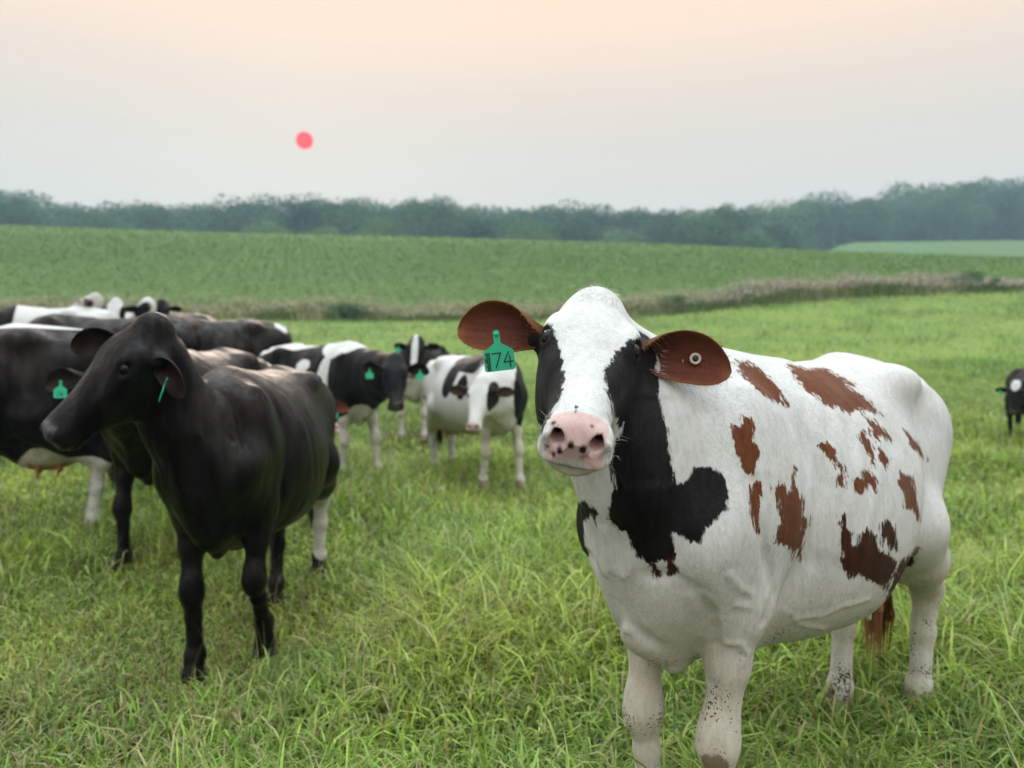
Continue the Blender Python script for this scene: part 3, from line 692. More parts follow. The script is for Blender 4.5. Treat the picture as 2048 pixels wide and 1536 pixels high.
        c = c * (np.interp(sp.real, [0, .12, .4, 1], [.30, .5, .9, 1.05]) * np.clip(sp.imag, .3, 1))[:, None]
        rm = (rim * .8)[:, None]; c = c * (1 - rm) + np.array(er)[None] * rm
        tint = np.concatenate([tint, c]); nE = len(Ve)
        for k in sd: sd[k] = np.concatenate([sd[k], np.full(nE, -1.0)])
        dirt = np.concatenate([dirt, np.zeros(nE)]); mud = np.concatenate([mud, np.zeros(nE)]); wet = np.concatenate([wet, np.zeros(nE)])
        ears[key] = (mid, fr)
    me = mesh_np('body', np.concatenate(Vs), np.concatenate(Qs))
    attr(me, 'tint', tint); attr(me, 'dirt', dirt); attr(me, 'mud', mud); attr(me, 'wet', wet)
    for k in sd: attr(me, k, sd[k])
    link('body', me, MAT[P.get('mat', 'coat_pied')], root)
    near = P.get('detail', 0)
    hp = H['hp']
    for sg in (1, -1):
        o = link('eye', EYE if near else EYE_FAR, None, root); s_ = H['hs']
        o.matrix_local = Matrix.Translation(hp(0.187, sg * 0.0880, -0.0305)) @ Matrix.Scale(s_, 4)
    for key, (Ft, Fk) in H['feet'].items():
        o = link('hoof', HOOF_DARK if P.get('base') == 'black' else HOOF, None, root); o.location = (Ft[0] - .01, Ft[1], Ft[2] - 0.045)
    # tail switch: a tuft of hair
    t0 = np.array(H['tail'][-1]); r_ = np.random.default_rng(int(abs(loc[0] * 100)) + 3)
    nh = 220 if near else 60; V2, F2 = [], []
    for i in range(nh):
        a = r_.random() * 6.28; rr = .022 * math.sqrt(r_.random()); L = P.get('switch_len', .30) * (.6 + .4 * r_.random()); w = .004 if near else .010
        b0 = t0 + (rr * math.cos(a), rr * math.sin(a), .06 * r_.random()); sp_ = .045 * r_.random()
        p1 = b0 + (sp_ * math.cos(a), sp_ * math.sin(a), -L * .55); p2 = b0 + (sp_ * .7 * math.cos(a), sp_ * .7 * math.sin(a), -L)
        dv = np.array([-math.sin(a + .7), math.cos(a + .7), 0]) * w; o_ = len(V2)
        V2 += [b0 - dv, b0 + dv, p1 - dv, p1 + dv, p2]; F2 += [(o_, o_ + 1, o_ + 3, o_ + 2), (o_ + 2, o_ + 3, o_ + 4, o_ + 4)]
    F2 = np.array(F2); me2 = mesh_np('tail_switch', V2, [F2[::2], F2[1::2, :3]])
    link('tail_switch', me2, MAT[P.get('switch', 'hair_dark')], root)
    # green tags
    for key, e in P.get('tags', {}).items():
        mid, fr = ears[key]; o = link('ear_tag', TAG, None, root)
        p = mid(e.get('s', .55), e.get('t', 0.0)) + np.array(told(e.get('push', (0, 0, 0))))
        zdir = np.array(told(e.get('up', (0, 0, 1)))); ydir = -np.array(told(e.get('face', (0, -1, 0)))); xdir = np.cross(ydir, zdir)
        o.matrix_local = frame_matrix(p, xdir, zdir) @ Matrix.Scale(e.get('size', 1.0), 4)
        if e.get('num'):
            link('tag_number', e['num'], MAT['ink'], o)
        if e.get('print'): link('tag_print', e['print'], MAT['ink'], o)
        b_ = link('tag_stud', STUD, None, o); b_.location = (0, -0.003, -0.004)
    return root, H, ears, M
STUD = uv_sphere('tag_stud', 0.0045, 10, 6, 1, .5, 1); STUD.materials.append(MAT['tag'])
NUM74 = strokes('tag_number', [(-.013, -.042, .004, -.042), (.004, -.042, -.008, -.071), (.020, -.042, .009, -.061), (.009, -.061, .027, -.061), (.0215, -.050, .0215, -.072)], 0.0024, -0.0013)
SCRIB = strokes('tag_print', [(-.027 + .0022 * (i % 3), -.041 - .0042 * i, -.018 - .002 * (i % 2), -.0405 - .0042 * i) for i in range(9)] + [(-.024, -.041, -.0235, -.075), (-.019, -.042, -.0195, -.074), (-.0275, -.05, -.027, -.06)], 0.0019, -0.0013)
NUM16 = strokes('tag_number', [(-.010, -.046, -.010, -.068), (.006, -.048, .002, -.060), (.002, -.060, .005, -.068), (.005, -.068, .011, -.064), (.011, -.064, .008, -.057), (.008, -.057, .002, -.060)], 0.003, -0.0013)

# ------------------------------------------------------------------ the lie of the land
Y_EDGE, Y_CREST, Y_FAR = 38.0, 120.0, 240.0
def row_ratio(py):                                     # height above the eye per metre of distance for a photo row
    r = (768 - py) / FPX; return (r * math.cos(PITCH) - math.sin(PITCH)) / (math.cos(PITCH) + r * math.sin(PITCH))
_px = np.array([-2500, -700, 0, 400, 700, 1000, 1300, 1500, 1700, 2048, 2700, 4500])
_edge = np.array([row_ratio(v) for v in (632, 634, 636, 640, 641, 640, 632, 610, 592, 578, 560, 545)])
_crest = np.array([row_ratio(v) for v in (415, 430, 450, 464, 471, 479, 488, 497, 506, 518, 530, 540)])
_far = np.array([row_ratio(v) for v in (500, 500, 500, 500, 500, 500, 505, 503, 490, 486, 480, 480)])
def smooth_at(px, tab): return (np.interp(px - 60, _px, tab) + np.interp(px, _px, tab) + np.interp(px + 60, _px, tab)) / 3
def ground_z(x, y):
    x = np.asarray(x, float); y = np.asarray(y, float)
    px = 1024 + FPX * x / np.maximum(y, 6.0)
    ze = CAM_H + smooth_at(px, _edge) * Y_EDGE; zc = CAM_H + smooth_at(px, _crest) * Y_CREST; zf = CAM_H + smooth_at(px, _far) * Y_FAR
    left = sstep(-0.9, -4.5, x)                        # the pasture lifts a little sooner on the left
    s = np.clip((y - 9) / (Y_EDGE - 9), 0, 1); z1 = ze * s ** 1.45
    sl = np.clip((y - 4.2) / (Y_EDGE - 4.2), 0, 1); z1 = z1 * (1 - left) + ze * sl ** 1.12 * left
    t = np.clip((y - Y_EDGE) / (Y_CREST - Y_EDGE), 0, 1); z2 = ze + (zc - ze) * (t * 1.10 - 0.10 * t ** 3)
    d = y - Y_CREST; z3 = zc - 0.0006 * np.maximum(d, 0) ** 1.6
    r = sstep(0.30, 0.46, x / np.maximum(y, 6)) * sstep(Y_CREST + 20, Y_FAR, y)
    z3 = z3 * (1 - r) + (zf) * r - np.where(y > Y_FAR, (y - Y_FAR) * 0.02, 0) * r
    z = np.where(y <= Y_EDGE, z1, np.where(y <= Y_CREST, z2, z3))
    return z + 0.025 * np.sin(x * 1.3 + 0.7 * y) * np.cos(y * 0.9) * sstep(3.0, 6.0, y)
def fan(name, ys, us, mat, **kw):
    Y, U = np.meshgrid(ys, us, indexing='ij'); X = U * np.maximum(Y, 6.0)
    Z = ground_z(X, Y); n, m = len(ys), len(us)
    V = np.stack([X, Y, Z], -1).reshape(-1, 3)
    a = (np.arange(n - 1)[:, None] * m + np.arange(m - 1)[None]).ravel()
    return link(name, mesh_np(name, V, np.stack([a, a + 1, a + m + 1, a + m], 1)), mat, **kw)

def soil_mat(name, c1, c2, c3, s1, s2, bump=0.6, dist=0.05):
    m, t, b = new_mat(name); tcn = node(t, 'ShaderNodeTexCoord'); ob = tcn.outputs['Object']
    a = noise(t, ob, s1, 4); f = noise(t, ob, s2, 5, .65)
    col = mixc(t, mapr(t, a, .32, .68), c1, c2); col = mixc(t, mapr(t, f, .42, .72), col, c3)
    t.links.new(col, b.inputs['Base Color']); b.inputs['Roughness'].default_value = .9; b.inputs['Specular IOR Level'].default_value = .1
    bp = node(t, 'ShaderNodeBump'); bp.inputs['Strength'].default_value = bump; bp.inputs['Distance'].default_value = dist
    t.links.new(f, bp.inputs['Height']); t.links.new(bp.outputs[0], b.inputs['Normal'])
    return m
MAT['pasture'] = soil_mat('pasture_ground', (0.16, 0.24, 0.055), (0.20, 0.26, 0.065), (0.10, 0.15, 0.035), 0.35, 3.0)
_t = MAT['pasture'].node_tree; _b = [n for n in _t.nodes if n.type == 'BSDF_PRINCIPLED'][0]; _src = _b.inputs['Base Color'].links[0].from_socket
_c = node(_t, 'ShaderNodeTexCoord'); _s = node(_t, 'ShaderNodeSeparateXYZ'); _t.links.new(_c.outputs['Object'], _s.inputs[0])     # open thatch and soil between the near tussocks, closed sward farther off
_t.links.new(mixc(_t, mapr(_t, _s.outputs['Y'], 7.0, 22.0), (0.045, 0.050, 0.020), _src), _b.inputs['Base Color'])
MAT['crop'] = soil_mat('crop_ground', (0.094, 0.158, 0.050), (0.112, 0.172, 0.053), (0.080, 0.140, 0.046), 0.08, 1.4, 0.8, 0.15)
MAT['farfield'] = soil_mat('far_field_ground', (0.095, 0.165, 0.062), (0.105, 0.18, 0.066), (0.088, 0.155, 0.058), 0.02, .3, 0.2)
us = np.concatenate([np.linspace(-4, -1.2, 15)[:-1], np.linspace(-1.2, 1.2, 121), np.linspace(1.2, 4, 15)[1:]])
fan('pasture_ground', np.concatenate([np.linspace(-40, 0, 9)[:-1], np.linspace(0, 12, 49)[:-1], np.linspace(12, Y_EDGE, 40)]), us, MAT['pasture'], kind='structure')
fan('crop_field', np.linspace(Y_EDGE, Y_CREST + 30, 60), us, MAT['crop'], kind='structure')
fan('far_field', np.linspace(Y_CREST + 30, 620, 40), us, MAT['farfield'], kind='structure')

# ------------------------------------------------------------------ pasture grass
def leaf_mat(name, rough=0.5, trans=0.35, spec=0.25):
    m, t, b = new_mat(name)
    col = attr_n(t, 'tint', 'Color'); t.links.new(col, b.inputs['Base Color'])
    b.inputs['Roughness'].default_value = rough; b.inputs['Specular IOR Level'].default_value = spec
    o = [n for n in t.nodes if n.type == 'OUTPUT_MATERIAL'][0]
    tr = node(t, 'ShaderNodeBsdfTranslucent'); mx = node(t, 'ShaderNodeMixShader'); mx.inputs[0].default_value = trans
    t.links.new(mixc(t, 1.0, col, (1.0, 1.0, .55), 'MULTIPLY'), tr.inputs['Color'])
    t.links.new(b.outputs[0], mx.inputs[1]); t.links.new(tr.outputs[0], mx.inputs[2]); t.links.new(mx.outputs[0], o.inputs['Surface'])
    return m
MAT['grass'] = leaf_mat('grass_blade', 0.42, 0.42, 0.40)
MAT['leaf'] = leaf_mat('leaf', 0.6, 0.25, 0.2)
vn1, vn2, vn3, vn4 = VNoise(1), VNoise(2), VNoise(3), VNoise(4)
def blades(base, L, W, az, bend, seg, tint, lean=None):
    """flat tapered blades as one vertex/face block"""
    n = len(base); dirv = np.stack([np.cos(az), np.sin(az), np.zeros(n)], 1); sd_ = np.stack([-np.sin(az), np.cos(az), np.zeros(n)], 1)
    tw = rng.uniform(-.9, .9, n); wd = sd_ * np.cos(tw)[:, None] + dirv * np.sin(tw)[:, None]
    rows = []
    for i in range(seg + 1):
        t = i / seg; th = bend * (0.35 + 0.65 * t) * t               # arc towards the ground
        p = base + dirv * (L * t * np.sin(th))[:, None]; p[:, 2] += L * t * np.cos(th)
        w = (W * (1 - t ** 1.6) * (.75 + .5 * t))[:, None] * .5
        if i < seg: rows += [p - wd * w, p + wd * w]
        else: rows.append(p)
    k = len(rows); V = np.stack(rows, 1).reshape(-1, 3)
    o = (np.arange(n) * k)[:, None]
    Q = np.concatenate([o + np.array([[2 * i, 2 * i + 1, 2 * i + 3, 2 * i + 2]]) for i in range(seg - 1)]) if seg > 1 else np.zeros((0, 4), int)
    T = o + np.array([[2 * (seg - 1), 2 * (seg - 1) + 1, k - 1]])
    return V, Q, T, np.repeat(tint, k, 0)
class Block:
    def __init__(s): s.V, s.Q, s.T, s.C, s.n = [], [], [], [], 0
    def add(s, V, Q, T, C):
        s.V.append(V); s.C.append(C); 
        if len(Q): s.Q.append(Q + s.n)
        s.T.append(T + s.n); s.n += len(V)
    def build(s, name, mat, **kw):
        Fs = ([np.concatenate(s.Q)] if s.Q else []) + [np.concatenate(s.T)]
        me = mesh_np(name, np.concatenate(s.V), Fs); attr(me, 'tint', np.concatenate(s.C)); return link(name, me, mat, **kw)
def scatter(n, y0, y1, umax=0.86):
    """positions thinning with distance inside the wedge in front of the camera"""
    y = y0 * (y1 / y0) ** rng.random(n) if False else np.sqrt(rng.random(n) * (y1 ** 2 - y0 ** 2) + y0 ** 2)
    u = rng.uniform(-umax, umax, n); return u * y, y
def grass_tint(x, y, n, dry):
    a = vn1(x * .9, y * .9)[:, None]; b = rng.random((n, 1)); c = vn2(x * 2.3, y * 2.3)[:, None]
    g1 = np.array([0.235, 0.362, 0.062]); g2 = np.array([0.385, 0.462, 0.098]); g3 = np.array([0.105, 0.245, 0.070])
    t = g1 * (1 - a) + g2 * a; t = t * (1 - .55 * c) + g3 * .55 * c
    t = t * (0.55 + 0.95 * b * b + .35 * b)
    m = (rng.random(n) < .05)[:, None]; t = np.where(m, np.array([0.50, 0.56, 0.22]) * (.8 + .4 * b), t)  # a few pale blades, highlights put into their colour
    m = (rng.random(n) < dry)[:, None]; t = np.where(m, np.array([0.42, 0.38, 0.20]) * (.7 + .6 * b), t)
    return t
def turf(n, y0, y1, Lm, Wm, seg, blk, dry=.06, tuft=14, spread=.035):
    m = max(1, n // tuft); cx, cy = scatter(m, y0, y1)                  # tussocks: blades fan out from shared roots
    ci = rng.integers(0, m, n); off = rng.normal(0, spread, (n, 2)) * (1 + 1.6 * rng.random((n, 1)))
    loose = rng.random(n) < .35; lx, ly = scatter(n, y0, y1)
    x = np.where(loose, lx, cx[ci] + off[:, 0]); y = np.where(loose, ly, cy[ci] + off[:, 1])
    az = np.where(loose, rng.uniform(0, 6.283, n), np.arctan2(off[:, 1], off[:, 0]) + rng.normal(0, .55, n))
    size = rng.uniform(.6, 1.25, m)[ci]
    dens = vn3(x * 1.6, y * 1.6) * .6 + vn4(x * 4.5, y * 4.5) * .4
    k = (rng.random(n) < np.clip(dens * 1.5, .2, 1)) & (y > .9); x, y, az, size, loose = x[k], y[k], az[k], size[k], loose[k]; n = len(x)
    short = sstep(-.2, -1.5, x) * sstep(4.4, 2.6, y)                     # grazed patch at the near left
    tall = sstep(.30, .75, vn2(x * .8 + 9, y * .8))
    L = Lm * (0.42 + .75 * tall) * rng.uniform(.5, 1.25, n) * np.where(loose, .85, size) * (1 - .68 * short) + .03
    W = Wm * rng.uniform(.5, 1.3, n) * (1 - .25 * short)
    bend = np.abs(rng.normal(1.0, .45, n)) + .12
    base = np.stack([x, y, ground_z(x, y) - .012], 1)
    tint = grass_tint(x, y, n, dry * (1 + 2.5 * short)); tint *= rng.uniform(.8, 1.2, (m, 1))[ci[k]]
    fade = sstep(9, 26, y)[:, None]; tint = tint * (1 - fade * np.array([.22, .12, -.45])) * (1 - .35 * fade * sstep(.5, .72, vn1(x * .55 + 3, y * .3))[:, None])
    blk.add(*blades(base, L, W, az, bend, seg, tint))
DENS = globals().get('GRASS_DENSITY', 1.0)
G = Block()
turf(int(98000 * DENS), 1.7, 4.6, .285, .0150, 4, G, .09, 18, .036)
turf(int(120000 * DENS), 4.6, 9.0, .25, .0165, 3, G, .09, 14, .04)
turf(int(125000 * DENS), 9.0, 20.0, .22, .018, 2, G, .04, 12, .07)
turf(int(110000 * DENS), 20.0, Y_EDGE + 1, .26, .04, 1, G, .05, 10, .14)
G.build('pasture_grass', MAT['grass'], kind='stuff')
# seed stalks standing over the turf
S_ = Block(); n = int(3200 * DENS); x, y = scatter(n, 1.9, 8.0); k = rng.random(n) < (.25 + .75 * sstep(.3, -1.5, x)); x, y = x[k], y[k]; n = len(x)
b = np.stack([x, y, ground_z(x, y)], 1)
S_.add(*blades(b, rng.uniform(.22, .46, n), np.full(n, .0034), rng.uniform(0, 6.28, n), rng.uniform(.05, .55, n), 3, np.array([[.36, .31, .16]]) * rng.uniform(.6, 1.2, (n, 1))))
S_.build('grass_stalks', MAT['grass'], kind='stuff')
# soybean leaves over the crop field
B = Block(); n = int(230000 * DENS); x, y = scatter(n, Y_EDGE + 1.5, Y_CREST + 4, 1.05); k = rng.random(n) < sstep(Y_CREST, 52, y) * .95 + .05; x, y = x[k], y[k]; n = len(x)
row = np.round((x * .96 + y * .28) / .76) * .76; x = x + ((row - (x * .96 + y * .28)) * .2)
sz = .06 + .0016 * y; base = np.stack([x, y, ground_z(x, y) + rng.uniform(.10, .30, n)], 1)
tt = np.array([0.165, 0.260, 0.080]) * (.82 + .28 * rng.random((n, 1))) * (.74 + .3 * vn1(x * .10, y * .22)[:, None] + .24 * vn2(x * .6, y * .5)[:, None])
a = rng.uniform(0, 6.283, n); tl = rng.normal(0, .20, (n, 2)); L = (sz * rng.uniform(.55, 1.0, n))[:, None]
e1 = np.stack([np.cos(a), np.sin(a), tl[:, 0]], 1) * L; e2 = np.stack([-np.sin(a), np.cos(a), tl[:, 1]], 1) * L * .7
V = np.stack([base - e1, base + e2, base + e1, base - e2], 1).reshape(-1, 3); o = np.arange(n) * 4
B.V.append(V); B.C.append(np.repeat(tt, 4, 0)); B.Q.append(np.stack([o, o + 1, o + 2, o + 3], 1)); B.T.append(np.stack([o[:1], o[:1] + 1, o[:1] + 2], 1)); B.n += len(V)
B.build('soybean_plants', MAT['leaf'], kind='stuff')
# strip of tall dry weeds between the pasture and the crop
B = Block(); n = int(42000 * DENS); u = rng.uniform(-1.0, 1.0, n); y = Y_EDGE + 1.2 + rng.normal(0, 1.1, n); x = u * y; px = 1024 + FPX * u
hgt = np.interp(px, [-600, 300, 640, 700, 780, 1000, 1250, 1420, 1550, 1750, 1900, 2048, 2600], [.75, .75, .85, 1.0, .75, .55, .75, 1.0, 1.15, 1.15, .8, .6, .6]) * (.55 + .6 * vn2(x * .55, y * .55))
base = np.stack([x, y, ground_z(x, y) - .05], 1)
tan = np.array([0.34, 0.33, 0.20]); ol = np.array([0.12, 0.17, 0.06]); pur = np.array([0.36, 0.315, 0.295])
pk = sstep(1300, 1500, px)[:, None]; mixv = (vn3(x * .5, y * .5)[:, None] * .6 + rng.random((n, 1)) * .4)
tt = (tan * (1 - pk) + tan * .8 * pk) * (1 - sstep(.30, .55, mixv)) + ol * sstep(.30, .55, mixv); tt *= .6 + .6 * rng.random((n, 1))
B.add(*blades(base, hgt * rng.uniform(.5, .95, n), rng.uniform(.03, .075, n), rng.uniform(0, 6.28, n), rng.uniform(.05, .6, n), 2, tt))
k = rng.random(n) < .55; hb = base[k].copy(); hb[:, 2] += hgt[k] * rng.uniform(.55, 1.05, k.sum())        # pale seed heads on top
th = (np.array([.38, .37, .26]) * (1 - pk[k]) + pur * 1.15 * pk[k]) * rng.uniform(.7, 1.3, (k.sum(), 1))
B.add(*blades(hb, rng.uniform(.06, .17, k.sum()), rng.uniform(.05, .12, k.sum()), rng.uniform(0, 6.28, k.sum()), rng.uniform(.3, 1.4, k.sum()), 2, th))
B.build('dry_weeds', MAT['leaf'], kind='stuff')

# ------------------------------------------------------------------ trees and bushes
def crown_mesh(name, seed, w, h, base, nclump, nleaf, lsz, tones):
    """leaf clumps over a rounded crown: bumpy outline, gaps, lighter and darker clumps"""
    r = np.random.default_rng(seed); V, T, C = [], [], []; o = 0
    c0 = np.array([0, 0, (base + h) / 2 + .02]); R0 = np.array([w * .40, w * .40, (h - base) * .42])
    spots = [(c0, R0 * .80, .15, int(nleaf * nclump * .18))]
    for i in range(nclump):
        d = r.normal(size=3); d /= np.linalg.norm(d); d[2] = d[2] * .9 + .1
        s = w * (.15 + .09 * r.random()); spots.append((c0 + d * R0 * (.68 + .20 * r.random()), np.array([s, s, s * .8]), r.random(), nleaf))
    for c, s, q, nl in spots:
        d = r.normal(size=(nl, 3)); d /= np.linalg.norm(d, axis=1, keepdims=True); p = c + d * s * (r.random((nl, 1)) ** .22)
        e1 = r.normal(size=(nl, 3)); e1 /= np.linalg.norm(e1, axis=1, keepdims=True); e2 = np.cross(e1, d + r.normal(size=(nl, 3)) * .6); e2 /= np.linalg.norm(e2, axis=1, keepdims=True) + 1e-9
        L = lsz * r.uniform(.6, 1.4, (nl, 1))
        V.append(np.stack([p - e1 * L, p + e2 * L * .7, p + e1 * L, p - e2 * L * .7], 1).reshape(-1, 3))
        i0 = o + np.arange(nl) * 4; T.append(np.stack([i0, i0 + 1, i0 + 2, i0 + 3], 1)); o += nl * 4
        C.append(np.repeat((np.array(tones[0]) * (1 - q) + np.array(tones[1]) * q) * r.uniform(.7, 1.3, (nl, 1)), 4, 0))
    me = mesh_np(name, np.concatenate(V), np.concatenate(T), False); attr(me, 'tint', np.concatenate(C)); me.materials.append(MAT['leaf']); return me
def trunk_mesh(name, h, r0, seed, limbs=5):
    r = np.random.default_rng(seed); V, F = [], []
    def tube(p0, p1, ra, rb, n=6):
        o = len(V); d = nrm(np.array(p1) - p0); a = nrm(np.cross(d, (.3, .9, .2))); b = np.cross(d, a)
        for p, rr in ((p0, ra), (p1, rb)):
            for i in range(n): V.append(np.array(p) + rr * (a * math.cos(6.2832 * i / n) + b * math.sin(6.2832 * i / n)))
        for i in range(n): F.append((o + i, o + (i + 1) % n, o + n + (i + 1) % n, o + n + i))
    m = np.array((.05 * h * r.normal(), .05 * h * r.normal(), h * .55)); tube(np.array((0, 0, -.5)), m, r0, r0 * .6); tube(m, m + (.03 * h * r.normal(), .03 * h * r.normal(), h * .35), r0 * .6, r0 * .15)
    for i in range(limbs):
        a = r.random() * 6.28; p = m * (.6 + .4 * r.random()); tube(p, p + np.array((math.cos(a) * .25 * h, math.sin(a) * .25 * h, .2 * h)), r0 * .35, r0 * .08, 5)
    me = mesh_np(name, V, np.array(F)); me.materials.append(MAT['bark']); return me
MAT['bark'] = simple_mat('bark', (0.07, 0.055, 0.04), .9, .1)
DG = ((0.020, 0.055, 0.034), (0.066, 0.140, 0.072)); MG = ((0.036, 0.090, 0.046), (0.115, 0.205, 0.095)); LG = ((0.08, 0.155, 0.070), (0.16, 0.25, 0.11))
KIND = {}
for i in range(4): KIND['dark%d' % i] = (crown_mesh('crown', 10 + i, .72 + .1 * i, 1.0, .16, 27, 430, .0118, DG), trunk_mesh('trunk', .8, .022, 20 + i))
for i in range(4): KIND['mid%d' % i] = (crown_mesh('crown', 30 + i, .80 + .1 * i, 1.0, .12, 27, 430, .0118, MG), trunk_mesh('trunk', .8, .024, 40 + i))
for i in range(2): KIND['pale%d' % i] = (crown_mesh('crown', 50 + i, 1.0 + .2 * i, 1.0, .06, 24, 420, .0130, LG), trunk_mesh('trunk', .7, .022, 60 + i))
KIND['thin'] = (crown_mesh('crown', 71, .34, 1.0, .2, 16, 380, .0105, DG), trunk_mesh('trunk', .9, .016, 72, 3))
def tree(kind, px, y, top_py, label, group, name='tree', wide=1.0, drop=0.0):
    x = (px - 1024) / FPX * y; z0 = float(ground_z(x, y)) - .3 - drop; zt = CAM_H + row_ratio(top_py) * y; h = (zt - z0) * (1.05 if px > 1600 else 0.985)
    o = link(name, None, label=label, cat='bush' if 'bush' in name or 'shrub' in name else 'tree', group=group); o.location = (x, y, z0); o.scale = (h * wide, h * wide, h); o.rotation_euler = (0, 0, random.random() * 6.28)
    cr_, tr_ = KIND[kind]; link('crown', cr_, None, o); link('trunk', tr_, None, o)
    return o
SKY_TOP = ([-900, -300, 0, 40, 90, 150, 250, 300, 360, 430, 500, 570, 620, 680, 740, 800, 850, 900, 950, 1000, 1060, 1120, 1170, 1220, 1270, 1330, 1360, 1420, 1450, 1500, 1540, 1580, 1640, 1700, 1750, 1780, 1850, 1880, 1950, 2000, 2048, 2500, 3000],
           [395, 395, 398, 384, 390, 402, 404, 398, 406, 394, 392, 386, 388, 384, 396, 402, 388, 394, 402, 412, 408, 402, 404, 402, 406, 414, 408, 420, 404, 406, 396, 394, 402, 398, 392, 380, 386, 368, 372, 366, 362, 352, 352])
def top_at(px): return float(np.interp(px, *SKY_TOP))
random.seed(5)
ONES = 'first second third fourth fifth sixth seventh eighth ninth tenth eleventh twelfth thirteenth fourteenth fifteenth sixteenth seventeenth eighteenth nineteenth'.split()
TENS = {20: 'twentieth', 30: 'thirtieth', 40: 'fortieth', 50: 'fiftieth', 60: 'sixtieth', 70: 'seventieth', 80: 'eightieth', 90: 'ninetieth'}
def ordinal(n): return ONES[n - 1] if n < 20 else TENS[n] if n % 10 == 0 else {2: 'twenty', 3: 'thirty', 4: 'forty', 5: 'fifty', 6: 'sixty', 7: 'seventy', 8: 'eighty', 9: 'ninety'}[n // 10] + '-' + ONES[n % 10 - 1]
def wood_row(row, step, wd, y_near, y_far, low, high, drops, kinds):
    px, n, out_, last = -640.0, 0, 0, -900.0
    while px < 2700:
        far = px > 1610; k = random.choice(kinds); seen = -25 < px < 2075; n += seen; out_ = 1 if px > 2075 and last <= 2075 else out_ + (not seen); last = px
        tone = {'d': 'dark green', 'm': 'mid green', 'p': 'pale green'}[k[0]]
        tree(k, px, random.uniform(*(y_far if far else y_near)), top_at(px) + random.uniform(low, high), '%s leafy tree, %s from the left in the %s row of the wood' % (tone, ordinal(n), row) if seen else '%s tree in the %s row where the wood runs on past the %s edge' % (ordinal(out_), row, 'left' if px < 0 else 'right'), 'trees of the distant wood' if seen else 'trees past the edges of the view', drop=drops[far], wide=random.uniform(*wd))
        px += random.uniform(*step)
wood_row('hazy back', (26, 48), (.8, 1.1), (235, 262), (300, 330), -2, 10, (6, 6), ['mid0', 'mid1', 'mid2', 'dark1', 'dark2', 'dark3'])
wood_row('front', (44, 104), (.85, 1.2), (188, 212), (255, 280), 6, 48, (4, 1), ['dark0', 'dark1', 'dark2', 'dark3', 'mid0', 'mid3', 'mid1', 'pale0'])
for px_, tp, lab in ((540, 432, 'low pale green tree at the field crest, left of the one below the sun'), (640, 440, 'low round pale tree at the field crest below the red sun'), (760, 438, 'broad pale green tree at the field crest, right of the one below the sun'), (1065, 440, 'pale tree at the field crest above the white cow head')):
    tree(random.choice(['pale0', 'pale1']), px_, 165, tp, lab, 'pale trees at the field crest', wide=1.1)
tree('thin', 40, 200, 382, 'tall narrow tree rising above the wood at the far left', None, 'narrow_tree')
tree('mid3', 860, 205, 386, 'tall wide-topped tree standing above the wood near the middle', None, 'wide_tree', wide=.9)
tree('mid1', 1452, 205, 402, 'pale slim tree poking above the wood left of the tall right-hand trees', None, 'slim_tree', wide=.7)
for px_, y_, tp, w_, lab in ((695, 37.6, 604, 2.0, 'rounded green bush in the weed strip left of the near cow'), (1932, 38.5, 541, .95, 'olive bush in the weed strip behind the near cow rump'), (1985, 38.0, 556, .9, 'small dark bush at the right end of the weed strip'), (1350, 38.4, 588, 1.6, 'low dark bush in the weed strip right of the near cow head')):
    tree('pale1' if tp == 541 else 'mid2', px_, y_, tp, lab, None, 'weed_bush', wide=w_)

# ------------------------------------------------------------------ white clover heads
MAT['petal'] = simple_mat('clover_petal', (0.66, 0.62, 0.54), .6, .2); MAT['stem'] = simple_mat('clover_stem', (.10, .19, .05), .6, .2)
def clover_meshes():
    r = np.random.default_rng(8); V, F = [], []
    for i in range(110):
        z = 1 - 1.75 * r.random(); a = r.random() * 6.283; s = math.sqrt(max(0, 1 - z * z)); d = np.array([s * math.cos(a), s * math.sin(a), z]); t = nrm(np.cross(d, r.normal(size=3)))
        p = d * .006; q = d * .0125 * r.uniform(.85, 1.1); o = len(V); V += [p - t * .0008, p + t * .0008, q + t * .0017, q - t * .0017]; F.append((o, o + 1, o + 2, o + 3))
    head = mesh_np('flower_head', V, np.array(F), False); head.materials.append(MAT['petal'])
    V = [(.0014 * math.cos(a), .0014 * math.sin(a), z) for z in (-.22, 0) for a in (0, 2.1, 4.2)]; st = mesh_np('stem', V, np.array([(0, 1, 4, 3), (1, 2, 5, 4), (2, 0, 3, 5)])); st.materials.append(MAT['stem'])
    return head, st
CH, CS = clover_meshes()
for fx, fy, fd, sc_, lab in ((1350, 1312, 2.30, 1.25, 'pale round clover head between the front legs of the near cow'), (742, 986, 6.3, 2.2, 'white clover head in the grass below the black-faced pied cow'), (882, 978, 6.6, 1.8, 'white clover head by the hind feet of the head-down pied cow'), (1008, 1100, 4.6, 1.3, 'small white clover head in the open grass left of the near cow chest')):
    o = link('clover_flower', None, label=lab, cat='flower', loc=tuple(pt(fx, fy, fd))); o.scale = (sc_,) * 3
    link('flower_head', CH, None, o); link('stem', CS, None, o)

